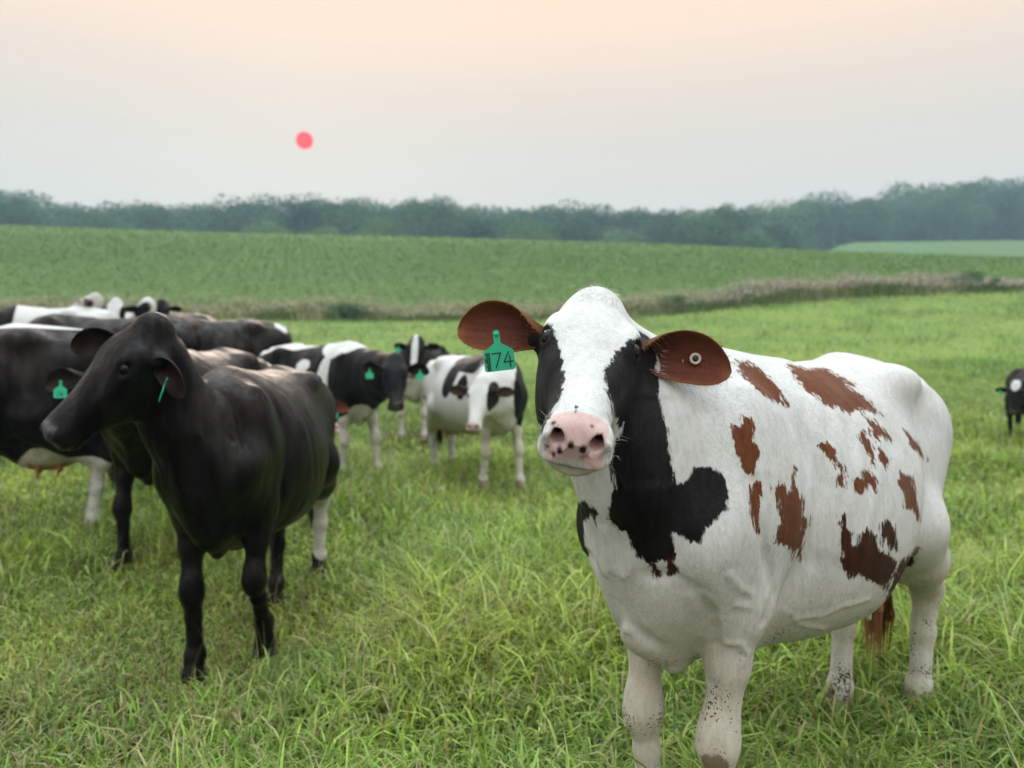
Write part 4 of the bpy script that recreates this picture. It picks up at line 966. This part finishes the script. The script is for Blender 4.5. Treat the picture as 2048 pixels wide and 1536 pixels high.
# ------------------------------------------------------------------ the smoke-dimmed sun, far beyond everything
MAT['sun'] = None
m = bpy.data.materials.new('red_sun_glow'); m.use_nodes = True; t = m.node_tree; t.nodes.clear()
em = node(t, 'ShaderNodeEmission'); em.inputs['Color'].default_value = (1.0, 0.060, 0.085, 1); em.inputs['Strength'].default_value = 1.0
o_ = node(t, 'ShaderNodeOutputMaterial'); t.links.new(em.outputs[0], o_.inputs['Surface'])
sunball = link('sun', uv_sphere('sun', 5000 * 15.5 / 1485, 32, 20), m, label='small red sun disc glowing through the hazy sky', cat='sun')
sunball.location = np.array(dirlook(609, 281)) / np.linalg.norm(dirlook(609, 281)) * 5000 + (0, 0, CAM_H)

m = bpy.data.materials.new('haze'); m.use_nodes = True; t = m.node_tree; t.nodes.clear()
vol = node(t, 'ShaderNodeVolumePrincipled'); vol.inputs['Color'].default_value = (0.56, 0.84, 1.0, 1); vol.inputs['Density'].default_value = 0.0009; vol.inputs['Anisotropy'].default_value = 0.0
o_ = node(t, 'ShaderNodeOutputMaterial'); t.links.new(vol.outputs[0], o_.inputs['Volume'])
hz = [(-1300, -60), (1300, -60), (1300, 640), (-1300, 640)]
HV = [(x, y, z) for z in (-14.0, 62.0) for x, y in hz]
link('haze', mesh_np('haze', HV, np.array([(3, 2, 1, 0), (4, 5, 6, 7), (0, 1, 5, 4), (1, 2, 6, 5), (2, 3, 7, 6), (3, 0, 4, 7)]), False), m, kind='stuff')

# ------------------------------------------------------------------ the near pied cow
# coat patches as outlines on the cow's own body: (colour, region, centre, facing, outline in mm across the facing)
PATCHES = [('brown','b',[0.394,0.166,1.318],[0.883,0.467,0.047],[[-61,51],[-38,54],[-4,35],[23,8],[49,-22],[69,-61],[45,-52],[17,-39],[-8,-19],[-38,12],[-54,32]]),('brown','b',[-0.033,0.178,1.279],[0.921,0.386,0.056],[[-129,72],[-80,59],[-60,65],[-38,70],[-2,48],[51,19],[25,18],[56,-2],[97,-38],[131,-76],[102,-62],[60,-49],[41,-66],[11,-48],[-23,-40],[-52,-18],[-84,9],[-107,38]]),('brown','b',[0.534,0.205,1.172],[0.869,0.478,0.13],[[-31,53],[-15,46],[-1,71],[13,62],[21,20],[27,-14],[24,-38],[15,-63],[3,-63],[-11,-49],[-18,-30],[-28,6]]),('brown','b',[0.543,0.239,1.037],[0.864,0.46,0.203],[[-10,44],[6,55],[10,22],[7,-26],[4,-60],[-4,-41],[-12,6]]),('brown','b',[0.405,0.259,0.987],[0.881,0.421,0.217],[[-47,78],[-38,59],[-31,70],[-27,83],[-13,67],[6,60],[4,84],[16,79],[26,42],[29,11],[44,8],[45,-10],[30,-24],[28,-50],[27,-92],[19,-103],[12,-77],[2,-98],[-1,-67],[-19,-62],[-31,-58],[-32,-23],[-20,-13],[-30,35]]),('brown','b',[0.383,0.255,1.091],[0.892,0.423,0.163],[[-3,19],[2,17],[3,-19],[-2,-17]]),('brown','b',[-0.101,0.274,1.162],[0.935,0.339,0.104],[[-37,49],[-18,33],[7,16],[25,-7],[39,-32],[19,-19],[0,-8],[3,-31],[-13,-15],[-25,14]]),('brown','b',[0.039,0.298,1.131],[0.929,0.349,0.124],[[-28,34],[-13,42],[3,20],[16,-8],[22,-58],[9,-31],[-9,2]]),('brown','b',[-0.029,0.315,1.097],[0.934,0.332,0.135],[[-14,24],[0,14],[16,-2],[8,-26],[-10,-10]]),('brown','b',[0.214,0.277,1.12],[0.913,0.384,0.138],[[-33,28],[-17,37],[4,22],[9,-4],[24,-17],[27,-35],[7,-31],[-3,-5],[-18,5]]),('brown','b',[0.211,0.296,1.06],[0.912,0.374,0.167],[[-11,18],[8,15],[11,-17],[-8,-16]]),('brown','b',[0.12,0.321,1.047],[0.922,0.349,0.167],[[-35,13],[-8,10],[1,36],[16,21],[37,3],[27,-23],[12,-5],[0,-24],[-17,-26],[-32,-5]]),('brown','b',[-0.455,0.261,1.085],[0.946,0.301,0.119],[[-33,52],[-9,24],[16,-8],[32,-48],[7,-22],[-14,1]]),('brown','b',[-0.184,0.336,0.971],[0.937,0.302,0.178],[[-27,64],[0,57],[14,25],[21,-30],[28,-74],[16,-49],[-11,-32],[-15,9],[-28,31]]),('dark','b',[0.111,0.331,0.84],[0.906,0.337,0.256],[[-55,28],[-26,35],[-17,65],[-3,81],[17,65],[28,29],[49,21],[68,7],[60,-46],[42,-70],[20,-54],[0,-50],[-18,-31],[-39,-49],[-61,-25],[-64,-4]]),('dark','b',[0.027,0.351,0.894],[0.92,0.32,0.226],[[-18,25],[-6,38],[9,35],[18,8],[24,-37],[8,-33],[-2,-6],[-14,-35],[-19,3]]),('dark','b',[0.211,0.312,0.928],[0.904,0.363,0.227],[[-11,38],[-2,49],[4,13],[14,3],[15,-23],[-2,-51],[-10,-36],[-8,6]]),('dark','b',[-0.212,0.309,0.735],[0.916,0.302,0.264],[[-9,22],[12,40],[42,82],[40,52],[15,-4],[-18,-49],[-38,-80],[-28,-43],[-16,-19]]),('black','n',[0.714,0.126,1.03],[0.809,0.547,0.217],[[-92,326],[-34,327],[-31,258],[-12,172],[-1,105],[13,63],[37,80],[50,104],[84,110],[113,96],[127,51],[123,11],[95,-13],[73,-31],[62,-68],[29,-61],[1,-42],[7,-96],[-4,-113],[-26,-109],[-49,-122],[-82,-95],[-99,-56],[-133,-35],[-145,-19],[-135,21],[-128,48],[-137,102],[-123,138],[-111,185],[-98,257]]),('black','n',[0.73,0.096,0.891],[0.782,0.552,0.291],[[-9,16],[3,12],[8,-8],[4,-20],[-7,0]]),('black','n',[0.712,0.127,0.898],[0.794,0.536,0.288],[[-8,14],[6,11],[11,-5],[0,-14],[-10,-6]]),('black','n',[0.81,-0.033,1.015],[0.744,0.63,0.223],[[-38,25],[-9,28],[1,18],[13,-2],[10,-26],[-2,0],[-12,-17],[-37,-15]]),('black','h',[0.99,0.021,1.346],[0.731,0.682,0.041],[[-45,106],[-29,115],[-11,112],[1,90],[7,62],[12,38],[15,11],[17,-14],[9,-38],[-3,-62],[-17,-89],[-30,-110],[-60,-107],[-80,-8],[-80,84]]),('black','h',[0.894,0.111,1.32],[0.785,0.617,0.057],[[39,115],[66,110],[82,52],[60,-1],[41,-50],[8,-102],[-1,-83],[-1,-70],[-10,-58],[-13,-38],[-21,-14],[-25,11],[-30,37],[-15,61],[5,86],[21,104]])]
SPOTS = [[0.5012,-0.049,-0.0229,0.0043],[0.4988,0.0225,-0.0163,0.0029],[0.5168,-0.0526,-0.0672,0.0031],[0.5292,-0.038,-0.0741,0.0039],[0.5265,-0.0283,-0.0645,0.0053],[0.529,-0.0098,-0.0469,0.0054],[0.5297,0.0132,-0.0511,0.0062],[0.5247,0.024,-0.059,0.0016],[0.5282,0.0226,-0.0615,0.0014],[0.5308,0.0175,-0.065,0.0014],[0.5313,0.0122,-0.0677,0.001],[0.5312,0.0166,-0.0711,0.001],[0.5232,-0.0444,-0.0747,0.0014],[0.5195,-0.0537,-0.0747,0.0012],[0.4634,-0.0132,-0.0068,0.0026],[0.4759,-0.0114,-0.0084,0.0018]]
RELIEF = {'crease':[[[0.535,0.23,1.093],[0.542,0.245,1.016],[0.523,0.247,0.943],[0.471,0.241,0.859],[0.444,0.236,0.802],[0.466,0.228,0.743]],[[0.736,0.083,0.88],[0.704,0.129,0.878],[0.658,0.166,0.841],[0.595,0.162,0.771],[0.545,0.143,0.679]],[[0.768,-0.002,0.856],[0.721,-0.015,0.744],[0.541,-0.117,0.572]]],'vein':[[[0.704,0.126,0.871],[0.669,0.16,0.848],[0.628,0.174,0.818],[0.578,0.172,0.757],[0.541,0.155,0.669]],[[0.801,0.004,0.982],[0.776,-0.003,0.905],[0.746,-0.004,0.814],[0.714,-0.008,0.719]],[[0.613,0.216,0.884],[0.571,0.218,0.845],[0.524,0.225,0.818],[0.525,0.219,0.787],[0.56,0.206,0.798]],[[0.54,0.171,0.686],[0.521,0.193,0.687],[0.49,0.203,0.656],[0.504,0.198,0.634]],[[0.332,0.213,0.724],[0.271,0.225,0.692],[0.203,0.261,0.691],[0.16,0.295,0.716],[0.043,0.315,0.713]],[[0.28,0.216,0.685],[0.234,0.222,0.661],[0.157,0.242,0.639]],[[0.463,0.177,1.301],[0.484,0.209,1.243],[0.481,0.227,1.184],[0.492,0.24,1.115]]],'fold':[[[0.822,0.068,1.11],[0.82,0.067,1.2],[0.788,0.072,1.287]],[[0.814,0.078,1.101],[0.805,0.075,1.199],[0.77,0.073,1.286]],[[0.804,0.087,1.111],[0.792,0.084,1.199],[0.758,0.077,1.286]],[[0.794,0.096,1.101],[0.777,0.092,1.198],[0.746,0.082,1.286]],[[0.782,0.104,1.11],[0.763,0.101,1.198],[0.733,0.087,1.285]],[[0.771,0.112,1.101],[0.747,0.109,1.197],[0.72,0.091,1.285]],[[0.757,0.118,1.109],[0.731,0.116,1.196],[0.706,0.095,1.284]],[[0.745,0.126,1.099],[0.713,0.123,1.195],[0.692,0.099,1.284]],[[0.73,0.131,1.107],[0.694,0.129,1.194],[0.678,0.103,1.283]]],'rib':[[[0.243,0.186,1.279],[0.318,0.237,1.171],[0.365,0.261,1.053],[0.38,0.261,0.931]],[[0.182,0.215,1.253],[0.248,0.257,1.147],[0.288,0.273,1.029],[0.312,0.268,0.91]],[[0.11,0.242,1.226],[0.189,0.284,1.124],[0.235,0.296,1.01],[0.267,0.287,0.895]],[[0.022,0.263,1.197],[0.117,0.308,1.1],[0.182,0.32,0.99],[0.223,0.307,0.88]],[[-0.084,0.281,1.165],[0.019,0.323,1.07],[0.112,0.34,0.966],[0.177,0.327,0.864]]]}

def torus(name, R0, r, nu=20, nv=8):
    V = [((R0 + r * math.cos(b)) * math.cos(a), r * math.sin(b) * .8, (R0 + r * math.cos(b)) * math.sin(a)) for a in np.linspace(0, 2 * np.pi, nu, False) for b in np.linspace(0, 2 * np.pi, nv, False)]
    F = [(i * nv + j, i * nv + (j + 1) % nv, ((i + 1) % nu) * nv + (j + 1) % nv, ((i + 1) % nu) * nv + j) for i in range(nu) for j in range(nv)]
    return mesh_np(name, V, np.array(F))
HERO_REAR = 0.91
def hero_relief(f, hp):
    for kind, amp, wid in (('crease', -0.009, 0.016), ('vein', 0.0045, 0.010), ('fold', -0.0055, 0.0065), ('rib', 0.005, 0.03)):
        for l in RELIEF[kind]:
            for sg in ((1,) if kind == 'fold' else (1, -1)):
                f.ridge([(x if x > 0 else x / HERO_REAR, sg * y, z) for x, y, z in l], amp, wid)
    for i in range(7):                                          # wrinkles above the eye and at the throat
        f.ridge([hp(0.055 + .016 * i, 0.055 - .002 * i, 0.012), hp(0.085 + .014 * i, 0.088, -0.012)], -0.0022, 0.005)
def hero_coat(V, Q, q, head, sd, tint, mud, dirt, pf, H):
    Nn = vert_normals(V, Q)
    skull = (H['skull'](np.where(V[:, :1] < 0, V * (1 / HERO_REAR, 1, 1), V)) < 0.010) & head
    nb = ~skull
    for kind, reg, c, v, poly in PATCHES:
        c = np.array(c); v = np.array(v); P = V - c
        e1 = nrm(np.cross((0, 0, 1), v)); e2 = np.cross(v, e1); p2 = np.stack([P @ e1, P @ e2], 1); dep = P @ v
        pg = np.array(poly) / 1000.0; m0 = pg.min(0) - .05; m1 = pg.max(0) + .05
        sel = ((p2 > m0) & (p2 < m1)).all(1)
        if reg == 'h': sel &= skull & (Nn @ v > -0.75) & (np.abs(dep) < .3) & (q[:, 2] > -.24)
        else: sel &= nb & (Nn @ v > -0.05) & (np.abs(dep) < .3)
        i = np.flatnonzero(sel)
        k = 'sd_' + kind; sd[k][i] = np.maximum(sd[k][i], poly_sd(p2[i], pg))
    m = (V[:, 2] < .925 + .02 * np.sin(V[:, 0] * 90)) & (V[:, 0] > .6) & (V[:, 1] > 0) & (sd['sd_black'] > -.03); sd['sd_dark'] = np.where(m, np.maximum(sd['sd_dark'], sd['sd_black']), sd['sd_dark']); sd['sd_black'] = np.where(m & (V[:, 2] < .905 + .02 * np.sin(V[:, 0] * 90)), -1, sd['sd_black'])   # brown fringe
    # the black reaches over the nape behind the left eye, brown-black behind the jaw
    b = np.where(head & (q[:, 1] > .05), (1 - np.linalg.norm((q - (0.10, 0.125, -0.06)) / (.07, .05, .06), axis=1)) * .05, -1)
    sd['sd_black'] = np.maximum(sd['sd_black'], b)
    # far side of the neck and ribs
    for kind, c, r in (('black', (0.66, -.22, 1.02), (.16, .12, .20)), ('brown', (0.1, -.35, 1.0), (.25, .15, .2)), ('brown', (-.5, -.3, 1.15), (.2, .15, .18)), ('dark', (-.35, -.35, .75), (.2, .15, .14))):
        sd['sd_' + kind] = np.maximum(sd['sd_' + kind], np.where(V[:, 1] < -.06, (1 - np.linalg.norm((V - np.array(c)) / np.array(r), axis=1)) * min(r), -1))
    mud[:] = np.maximum(mud, np.clip(1 - np.linalg.norm((V - (0.555, .155, .365)) / (.05, .075, .075), axis=1), 0, 1) * 1.4)
def hero_spots(V, q, head, sd, pf):
    for a, b, c, r in SPOTS:
        d = np.linalg.norm((q - (a, b, c)) / ((1.0, 1.0, 3.0) if c > -.03 else (2.5, 1.0, 1.2)), axis=1); sd['sd_black'] = np.where(head, np.maximum(sd['sd_black'], r * 1.15 - d), sd['sd_black'])
EAR_RED = dict(ear_in=(0.185, 0.062, 0.046), ear_out=(0.07, 0.030, 0.02), ear_rim=(0.27, 0.10, 0.042))
HERO = dict(label='white cow with black eye patches, red-brown flank spots and tag 74', loc=(0.795, 2.25, 0.0), heading=(-0.725, -0.69), rear=HERO_REAR,
            wpoll=(0.207, 1.78, 1.527), wface=(-0.158, -0.85, -0.495), wcrown=(0.09, -0.6, 0.78), fr=dict(dy=.065), fl=dict(dy=-.035), hr=dict(dx=.20, dy=.12), hl=dict(dx=-.05, dy=.01), relief=1.2, neck=.93, throat=(0, .03, 0), voxel=0.0075, refine=2, project=2, detail=1,
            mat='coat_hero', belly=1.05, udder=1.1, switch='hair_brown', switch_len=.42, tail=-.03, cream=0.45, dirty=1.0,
            ear_r=dict(waxis=(-1.0, 0.2, 0.25), wopen=(-0.1, -1, 0.0), L=0.222, W=0.062), ear_l=dict(waxis=(1.0, -0.22, -0.05), wopen=(0.1, -1, 0.0), L=0.222, W=0.062),
            tags=dict(r=dict(s=.45, t=0.0, push=(-.022,-.05,-.006), size=1.17, up=(-.12, 0, 1), face=(0.05, -1, 0.1), num=NUM74, print=SCRIB)), extra=[hero_relief], post=hero_spots, **EAR_RED)
hero, HH, HE, HM = make_cow(HERO, hero_coat)
_m, _f = HE['l']
btn = link('tag_button', torus('tag_button', 0.0105, 0.0036), MAT['stud'], hero)
btn.matrix_local = frame_matrix(_m(.62, 0.05) + np.array(HM.inverted().to_3x3().normalized() @ Vector((0, -.006, 0))), np.array(HM.inverted().to_3x3().normalized() @ Vector((1, 0, 0))), (0, 0, 1))
link('button_pin', uv_sphere('button_pin', 0.0075, 12, 8, 1, .5, 1), MAT['stud_dark'], btn)
clip = link('ear_clip', uv_sphere('ear_clip', 0.0038, 10, 8, .7, .6, 1.2), MAT['brass'], hero); clip.location = _m(.50, -.12)
# fine hair of the near cow: ear fringes, poll, whiskers
for key in ('l', 'r'):
    ax_, sd_v, fc_, rp_, rd_, G_ = HE[key][1]; r_ = np.random.default_rng(5 if key == 'l' else 6); i_ = r_.integers(0, len(rp_), 420)
    hair_strands('ear_hair', rp_[i_] + r_.normal(0, .0022, (420, 3)), rd_[i_] / np.linalg.norm(rd_[i_], axis=1, keepdims=True) + ax_ * .5 + r_.normal(0, .25, (420, 3)), .007, .0008, MAT['hair_brown'], hero, .1, 7)
    ii = r_.integers(1, 12, 150); jj = r_.integers(2, 23, 150); low = G_[ii, jj]
    hair_strands('ear_hair', low + fc_ * .002, ax_ * .8 + fc_ * .55 + r_.normal(0, .3, (150, 3)), .024, .0009, MAT['hair_white' if key == 'l' else 'hair_brown'], hero, .15, 8)
_b = [c for c in hero.children if c.name.startswith('body')][0].data
_V = np.empty(len(_b.vertices) * 3); _b.vertices.foreach_get('co', _V); _V = _V.reshape(-1, 3); _Nv = np.empty(len(_V) * 3); _b.vertices.foreach_get('normal', _Nv); _Nv = _Nv.reshape(-1, 3)
_q = (_V - HH['poll']) @ HH['A'].T; r_ = np.random.default_rng(11)
_i = np.flatnonzero((np.abs(_q[:, 0] - .015) < .05) & (np.abs(_q[:, 1]) < .045) & (_q[:, 2] > -.03)); _i = r_.choice(_i, 520)
hair_strands('poll_hair', _V[_i] + r_.normal(0, .003, (520, 3)), _Nv[_i] * .55 + HH['A'][0] * .7 + HH['A'][1] * (_q[_i, 1] * 9)[:, None] + r_.normal(0, .25, (520, 3)), .009, .0008, MAT['hair_white'], hero, .1, 12)
_i = np.flatnonzero((_q[:, 0] > .40) & (_q[:, 0] < .52) & (np.abs(_q[:, 1]) > .045) & (np.abs(_q[:, 1]) < .09) & (_q[:, 2] < -.055)); _i = r_.choice(_i, 26)
hair_strands('whiskers', _V[_i], _Nv[_i] + HH['A'][0] * .3 + r_.normal(0, .3, (26, 3)), .042, .0005, MAT['hair_white'], hero, .2, 13)
_i = np.flatnonzero((_q[:, 0] > .42) & (_q[:, 0] < .53) & (np.abs(_q[:, 1]) < .05) & (_q[:, 2] < -.115)); _i = r_.choice(_i, 120)
hair_strands('chin_hair', _V[_i], _Nv[_i] + r_.normal(0, .3, (120, 3)), .018, .0008, MAT['hair_white'], hero, .2, 14)

# ------------------------------------------------------------------ the rest of the herd
def gz(x, y): return float(ground_z(x, y))
def place(px, y): x = (px - 1024) / FPX * y; return (x, y, gz(x, y))
def W(px, py, y): return tuple(pt(px, py, y))
def herd_cow(label, at, heading, poll, muzzle, **kw):
    """poll and muzzle: points the head runs between"""
    P = dict(label=label, loc=at, heading=heading, wpoll=poll, wface=tuple(np.subtract(muzzle, poll)), group='herd behind the near cow', voxel=0.018, project=1)
    P.update(kw); return make_cow(P)
def tagf(**k): return dict(dict(s=.5, t=0.0, up=(0, 0.1, 1), face=(0, -1, 0.1), push=(0, -.03, 0), size=1.15), **k)
BLACK = dict(base='black', ear_in=(0.018, 0.009, 0.008), ear_out=(0.007, 0.006, 0.007), ear_rim=(0.022, 0.014, 0.012))
# the black cow walking up on the left
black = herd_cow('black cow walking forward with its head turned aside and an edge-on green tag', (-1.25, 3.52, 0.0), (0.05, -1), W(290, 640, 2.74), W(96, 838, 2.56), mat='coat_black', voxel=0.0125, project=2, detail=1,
    wcrown=(-.42, -.76, .5), scale=.94, head=1.06, jaw=1.2, broad=1.22, nape=(0.06, 0, -.15), folds=5, relief=1.5, belly=1.04, neck=.84, crest=(0.03, 0, -.11), fr=dict(dx=.06, dy=.06), fl=dict(dx=-.06, lift=.10), nose=(.05, .05, .052), hr=dict(dx=.46, dy=.15), hl=dict(dx=-.10, dy=-.03), udder=.8, tail=.1,
    blobs=[('white', (-.98, .16, .36), (.17, .12, .25))], 
    ear_l=dict(waxis=(.60, -.45, -.50), wopen=(-.15, -.9, -.1), L=.185, W=.056, cup=1.0), ear_r=dict(waxis=(-1, -.12, .10), wopen=(-.2, -1, 0), L=.23, W=.056),
    tags=dict(l=dict(s=.55, t=0, up=(.34, 0, .94), face=(.86, .42, -.30), push=(-.015, -.03, 0), size=1.15), r=tagf(s=.35, up=(.35, 0, 1), face=(-.5, -.9, .1), num=NUM16)), **BLACK)
# the big one at the left edge, back end towards us
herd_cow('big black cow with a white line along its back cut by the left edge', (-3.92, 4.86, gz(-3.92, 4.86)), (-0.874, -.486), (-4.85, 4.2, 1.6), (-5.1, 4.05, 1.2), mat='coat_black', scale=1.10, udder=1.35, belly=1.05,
    blobs=[('white', (-.2, 0, 1.42), (1.1, .12, .10)), ('white', (-.70, 0, .55), (.22, .24, .22)), ('white', (-.85, .1, .25), (.25, .4, .32))], **{k: v for k, v in BLACK.items()})
# the one behind the black cow: ear with tag and a foreleg show
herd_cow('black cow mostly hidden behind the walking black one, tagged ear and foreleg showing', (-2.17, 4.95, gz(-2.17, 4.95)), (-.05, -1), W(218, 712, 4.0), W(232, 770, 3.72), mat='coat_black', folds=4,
    fr=dict(dx=.05), fl=dict(dx=-.1), ear_r=dict(waxis=(-1, .1, -.05), wopen=(0, -1, 0.1), L=.25, W=.062), tags=dict(r=tagf(num=NUM16, s=.55)), blobs=[], **BLACK)
# pied cow in the middle distance, black face
herd_cow('black and white cow with an all black face and a white shoulder patch', place(655, 7.75), (0.78, -.62), W(790, 712, 6.75), W(792, 812, 6.45), base='black', nose=(0.05, .045, .045),
    blobs=[('white', (.33, .12, 1.36), (.30, .40, .22)), ('white', (.30, .2, 1.2), (.12, .3, .22)), ('white', (.26, -.28, .95), (.07, .2, .40)), ('white', (-.05, -.35, 1.16), (.12, .2, .07)), ('white', (-.5, 0, 1.38), (.40, .2, .12)), ('white', (-.9, 0, 1.2), (.14, .2, .2)), ('white', (.55, 0, .35), (.3, .4, .37)), ('white', (.62, 0, .66), (.2, .2, .16)), ('white', (-.8, 0, .3), (.4, .4, .36))],
    ear_r=dict(waxis=(-1, .1, .1), wopen=(-.2, -1, 0)), ear_l=dict(waxis=(1, .1, .0), wopen=(.2, -1, 0)), tags=dict(r=tagf(s=.6), l=tagf(s=.6)), fl=dict(dx=.1), fr=dict(dx=-.08), **{k: v for k, v in BLACK.items() if k.startswith('ear')})
# pale cow with its head down
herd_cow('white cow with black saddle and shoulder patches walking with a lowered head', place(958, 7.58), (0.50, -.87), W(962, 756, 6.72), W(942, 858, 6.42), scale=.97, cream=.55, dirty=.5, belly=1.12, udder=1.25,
    blobs=[('black', (.15, -.14, 1.34), (.36, .20, .18)), ('black', (-.05, -.3, 1.15), (.13, .2, .24)), ('black', (.42, .12, 1.10), (.22, .25, .30)), ('black', (.20, -.3, 1.05), (.06, .2, .13)), ('black', (.60, .24, 1.0), (.36, .22, .36)), ('black', (.74, .10, .98), (.25, .13, .26)), ('black', (.88, .14, 1.02), (.28, .16, .30)), ('black', (.30, .3, 1.18), (.2, .2, .16)), ('black', (.40, -.26, .80), (.04, .2, .08)), ('black', (-.6, .1, 1.3), (.25, .2, .18)), ('black', (-.3, .3, 1.0), (.2, .15, .2))],
    hblobs=[('black', (.14, .12, -.10), (.17, .06, .12))], ear_in=(.12, .08, .06), ear_out=(.03, .028, .026), ear_rim=(.08, .06, .05), fl=dict(dx=.10), fr=dict(dx=-.10), hl=dict(dx=-.12), hr=dict(dx=.1), ear_r=dict(waxis=(-1, .1, .1)), ear_l=dict(waxis=(1, .2, .0)))
# the one watching from behind those two
herd_cow('black and white cow with a white blaze looking out between the two pied cows', place(842, 10.6), (-.12, -1), W(832, 676, 9.85), W(824, 752, 9.60), base='black', nose=(.3, .2, .19),
    hblobs=[('white', (.2, 0, 0), (.30, .045, .10)), ('white', (.5, 0, -.05), (.10, .10, .12))], blobs=[('white', (.6, 0, .78), (.25, .25, .18)), ('white', (.5, 0, .3), (.3, .4, .36)), ('white', (0, 0, 1.4), (.3, .2, .12))],
    ear_r=dict(waxis=(-1, .1, .15)), ear_l=dict(waxis=(1, .1, .1)), tags=dict(r=tagf(s=.7)), voxel=.024, **{k: v for k, v in BLACK.items() if k.startswith('ear')})
# head with a red-brown ear peeping past the black cow's rump
herd_cow('white-faced cow with a red-brown ear peeping past the black cow rump', (-2.62, 6.55, gz(-2.62, 6.55)), (1, -.12), W(632, 790, 6.15), W(680, 868, 5.75), scale=.86, voxel=.02,
    blobs=[('brown', (0, 0, 1.2), (.6, .5, .35))], ear_l=dict(waxis=(1, -.1, .05), wopen=(.1, -1, 0)), tags=dict(l=tagf(s=.35, t=-.3)), **{k: (v if k != 'tags' else v) for k, v in EAR_RED.items()})
# back-left bunch
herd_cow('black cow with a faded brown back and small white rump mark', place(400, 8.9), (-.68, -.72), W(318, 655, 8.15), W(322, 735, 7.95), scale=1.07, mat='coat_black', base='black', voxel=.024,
    blobs=[('brown', (.1, 0, 1.40), (.55, .16, .10)), ('white', (-.93, .05, 1.22), (.10, .16, .12)), ('white', (-1.0, .1, 1.0), (.1, .1, .2))], hblobs=[('white', (.12, .0, .0), (.16, .05, .10))], tags=dict(l=tagf(s=.6)), **{k: v for k, v in BLACK.items() if k != 'base'})
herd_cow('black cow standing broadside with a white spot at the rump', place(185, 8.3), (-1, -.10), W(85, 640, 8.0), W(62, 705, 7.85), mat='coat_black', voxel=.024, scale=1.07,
    blobs=[('white', (-.60, .18, 1.24), (.09, .16, .10))], **BLACK)
herd_cow('white-backed cow standing broadside in the back-left bunch, head out of the frame', place(85, 11.2), (-1, .1), W(-25, 640, 11.0), W(-40, 700, 10.9), voxel=.028, scale=1.08, blobs=[('black', (.45, 0, 1.1), (.25, .5, .35)), ('black', (-.9, 0, 1.0), (.2, .4, .25))])
herd_cow('grey-white cow with a raised pale head in the back-left bunch', place(165, 12.0), (.15, -1), W(188, 588, 11.3), W(122, 622, 11.2), head=1.15, voxel=.028, white=(.5, .48, .44), blobs=[('black', (-.2, 0, 1.2), (.3, .4, .3))])
herd_cow('white-faced cow with a green tag and black cheek in the back-left bunch', place(232, 12.2), (.05, -1), W(230, 600, 11.45), W(222, 662, 11.2), broad=1.2, head=1.1, voxel=.028, hblobs=[('black', (.19, .115, -.06), (.12, .055, .09)), ('black', (.19, -.115, -.06), (.12, .055, .09))], blobs=[('black', (-.1, 0, 1.2), (.5, .4, .4))], tags=dict(r=tagf(s=.6)), **{k: v for k, v in BLACK.items() if k.startswith('ear')})
herd_cow('pale cow with one black eye patch and dark ear in the back-left bunch', place(285, 12.6), (.2, -1), W(290, 598, 11.9), W(250, 640, 11.75), head=1.1, voxel=.028, hblobs=[('black', (.15, .1, -.06), (.14, .06, .1))], blobs=[('black', (0, 0, 1.1), (.4, .5, .4))])
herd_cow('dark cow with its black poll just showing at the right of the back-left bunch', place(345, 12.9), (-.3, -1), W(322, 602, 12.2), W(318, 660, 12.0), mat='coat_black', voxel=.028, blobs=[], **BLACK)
herd_cow('black cow with a white forehead star standing alone at the right edge', place(2075, 9.9), (-.35, -.9), W(2032, 766, 9.35), W(2022, 838, 9.2), scale=.78, base='black', nose=(.06, .05, .05), voxel=.024,
    hblobs=[('white', (.03, 0, 0), (.12, .065, .10))], blobs=[('white', (.55, 0, .58), (.25, .25, .16)), ('white', (.5, 0, .2), (.3, .4, .3))], ear_r=dict(waxis=(-1, .1, .1)), tags=dict(r=tagf(s=.7)), **{k: v for k, v in BLACK.items() if k.startswith('ear')})
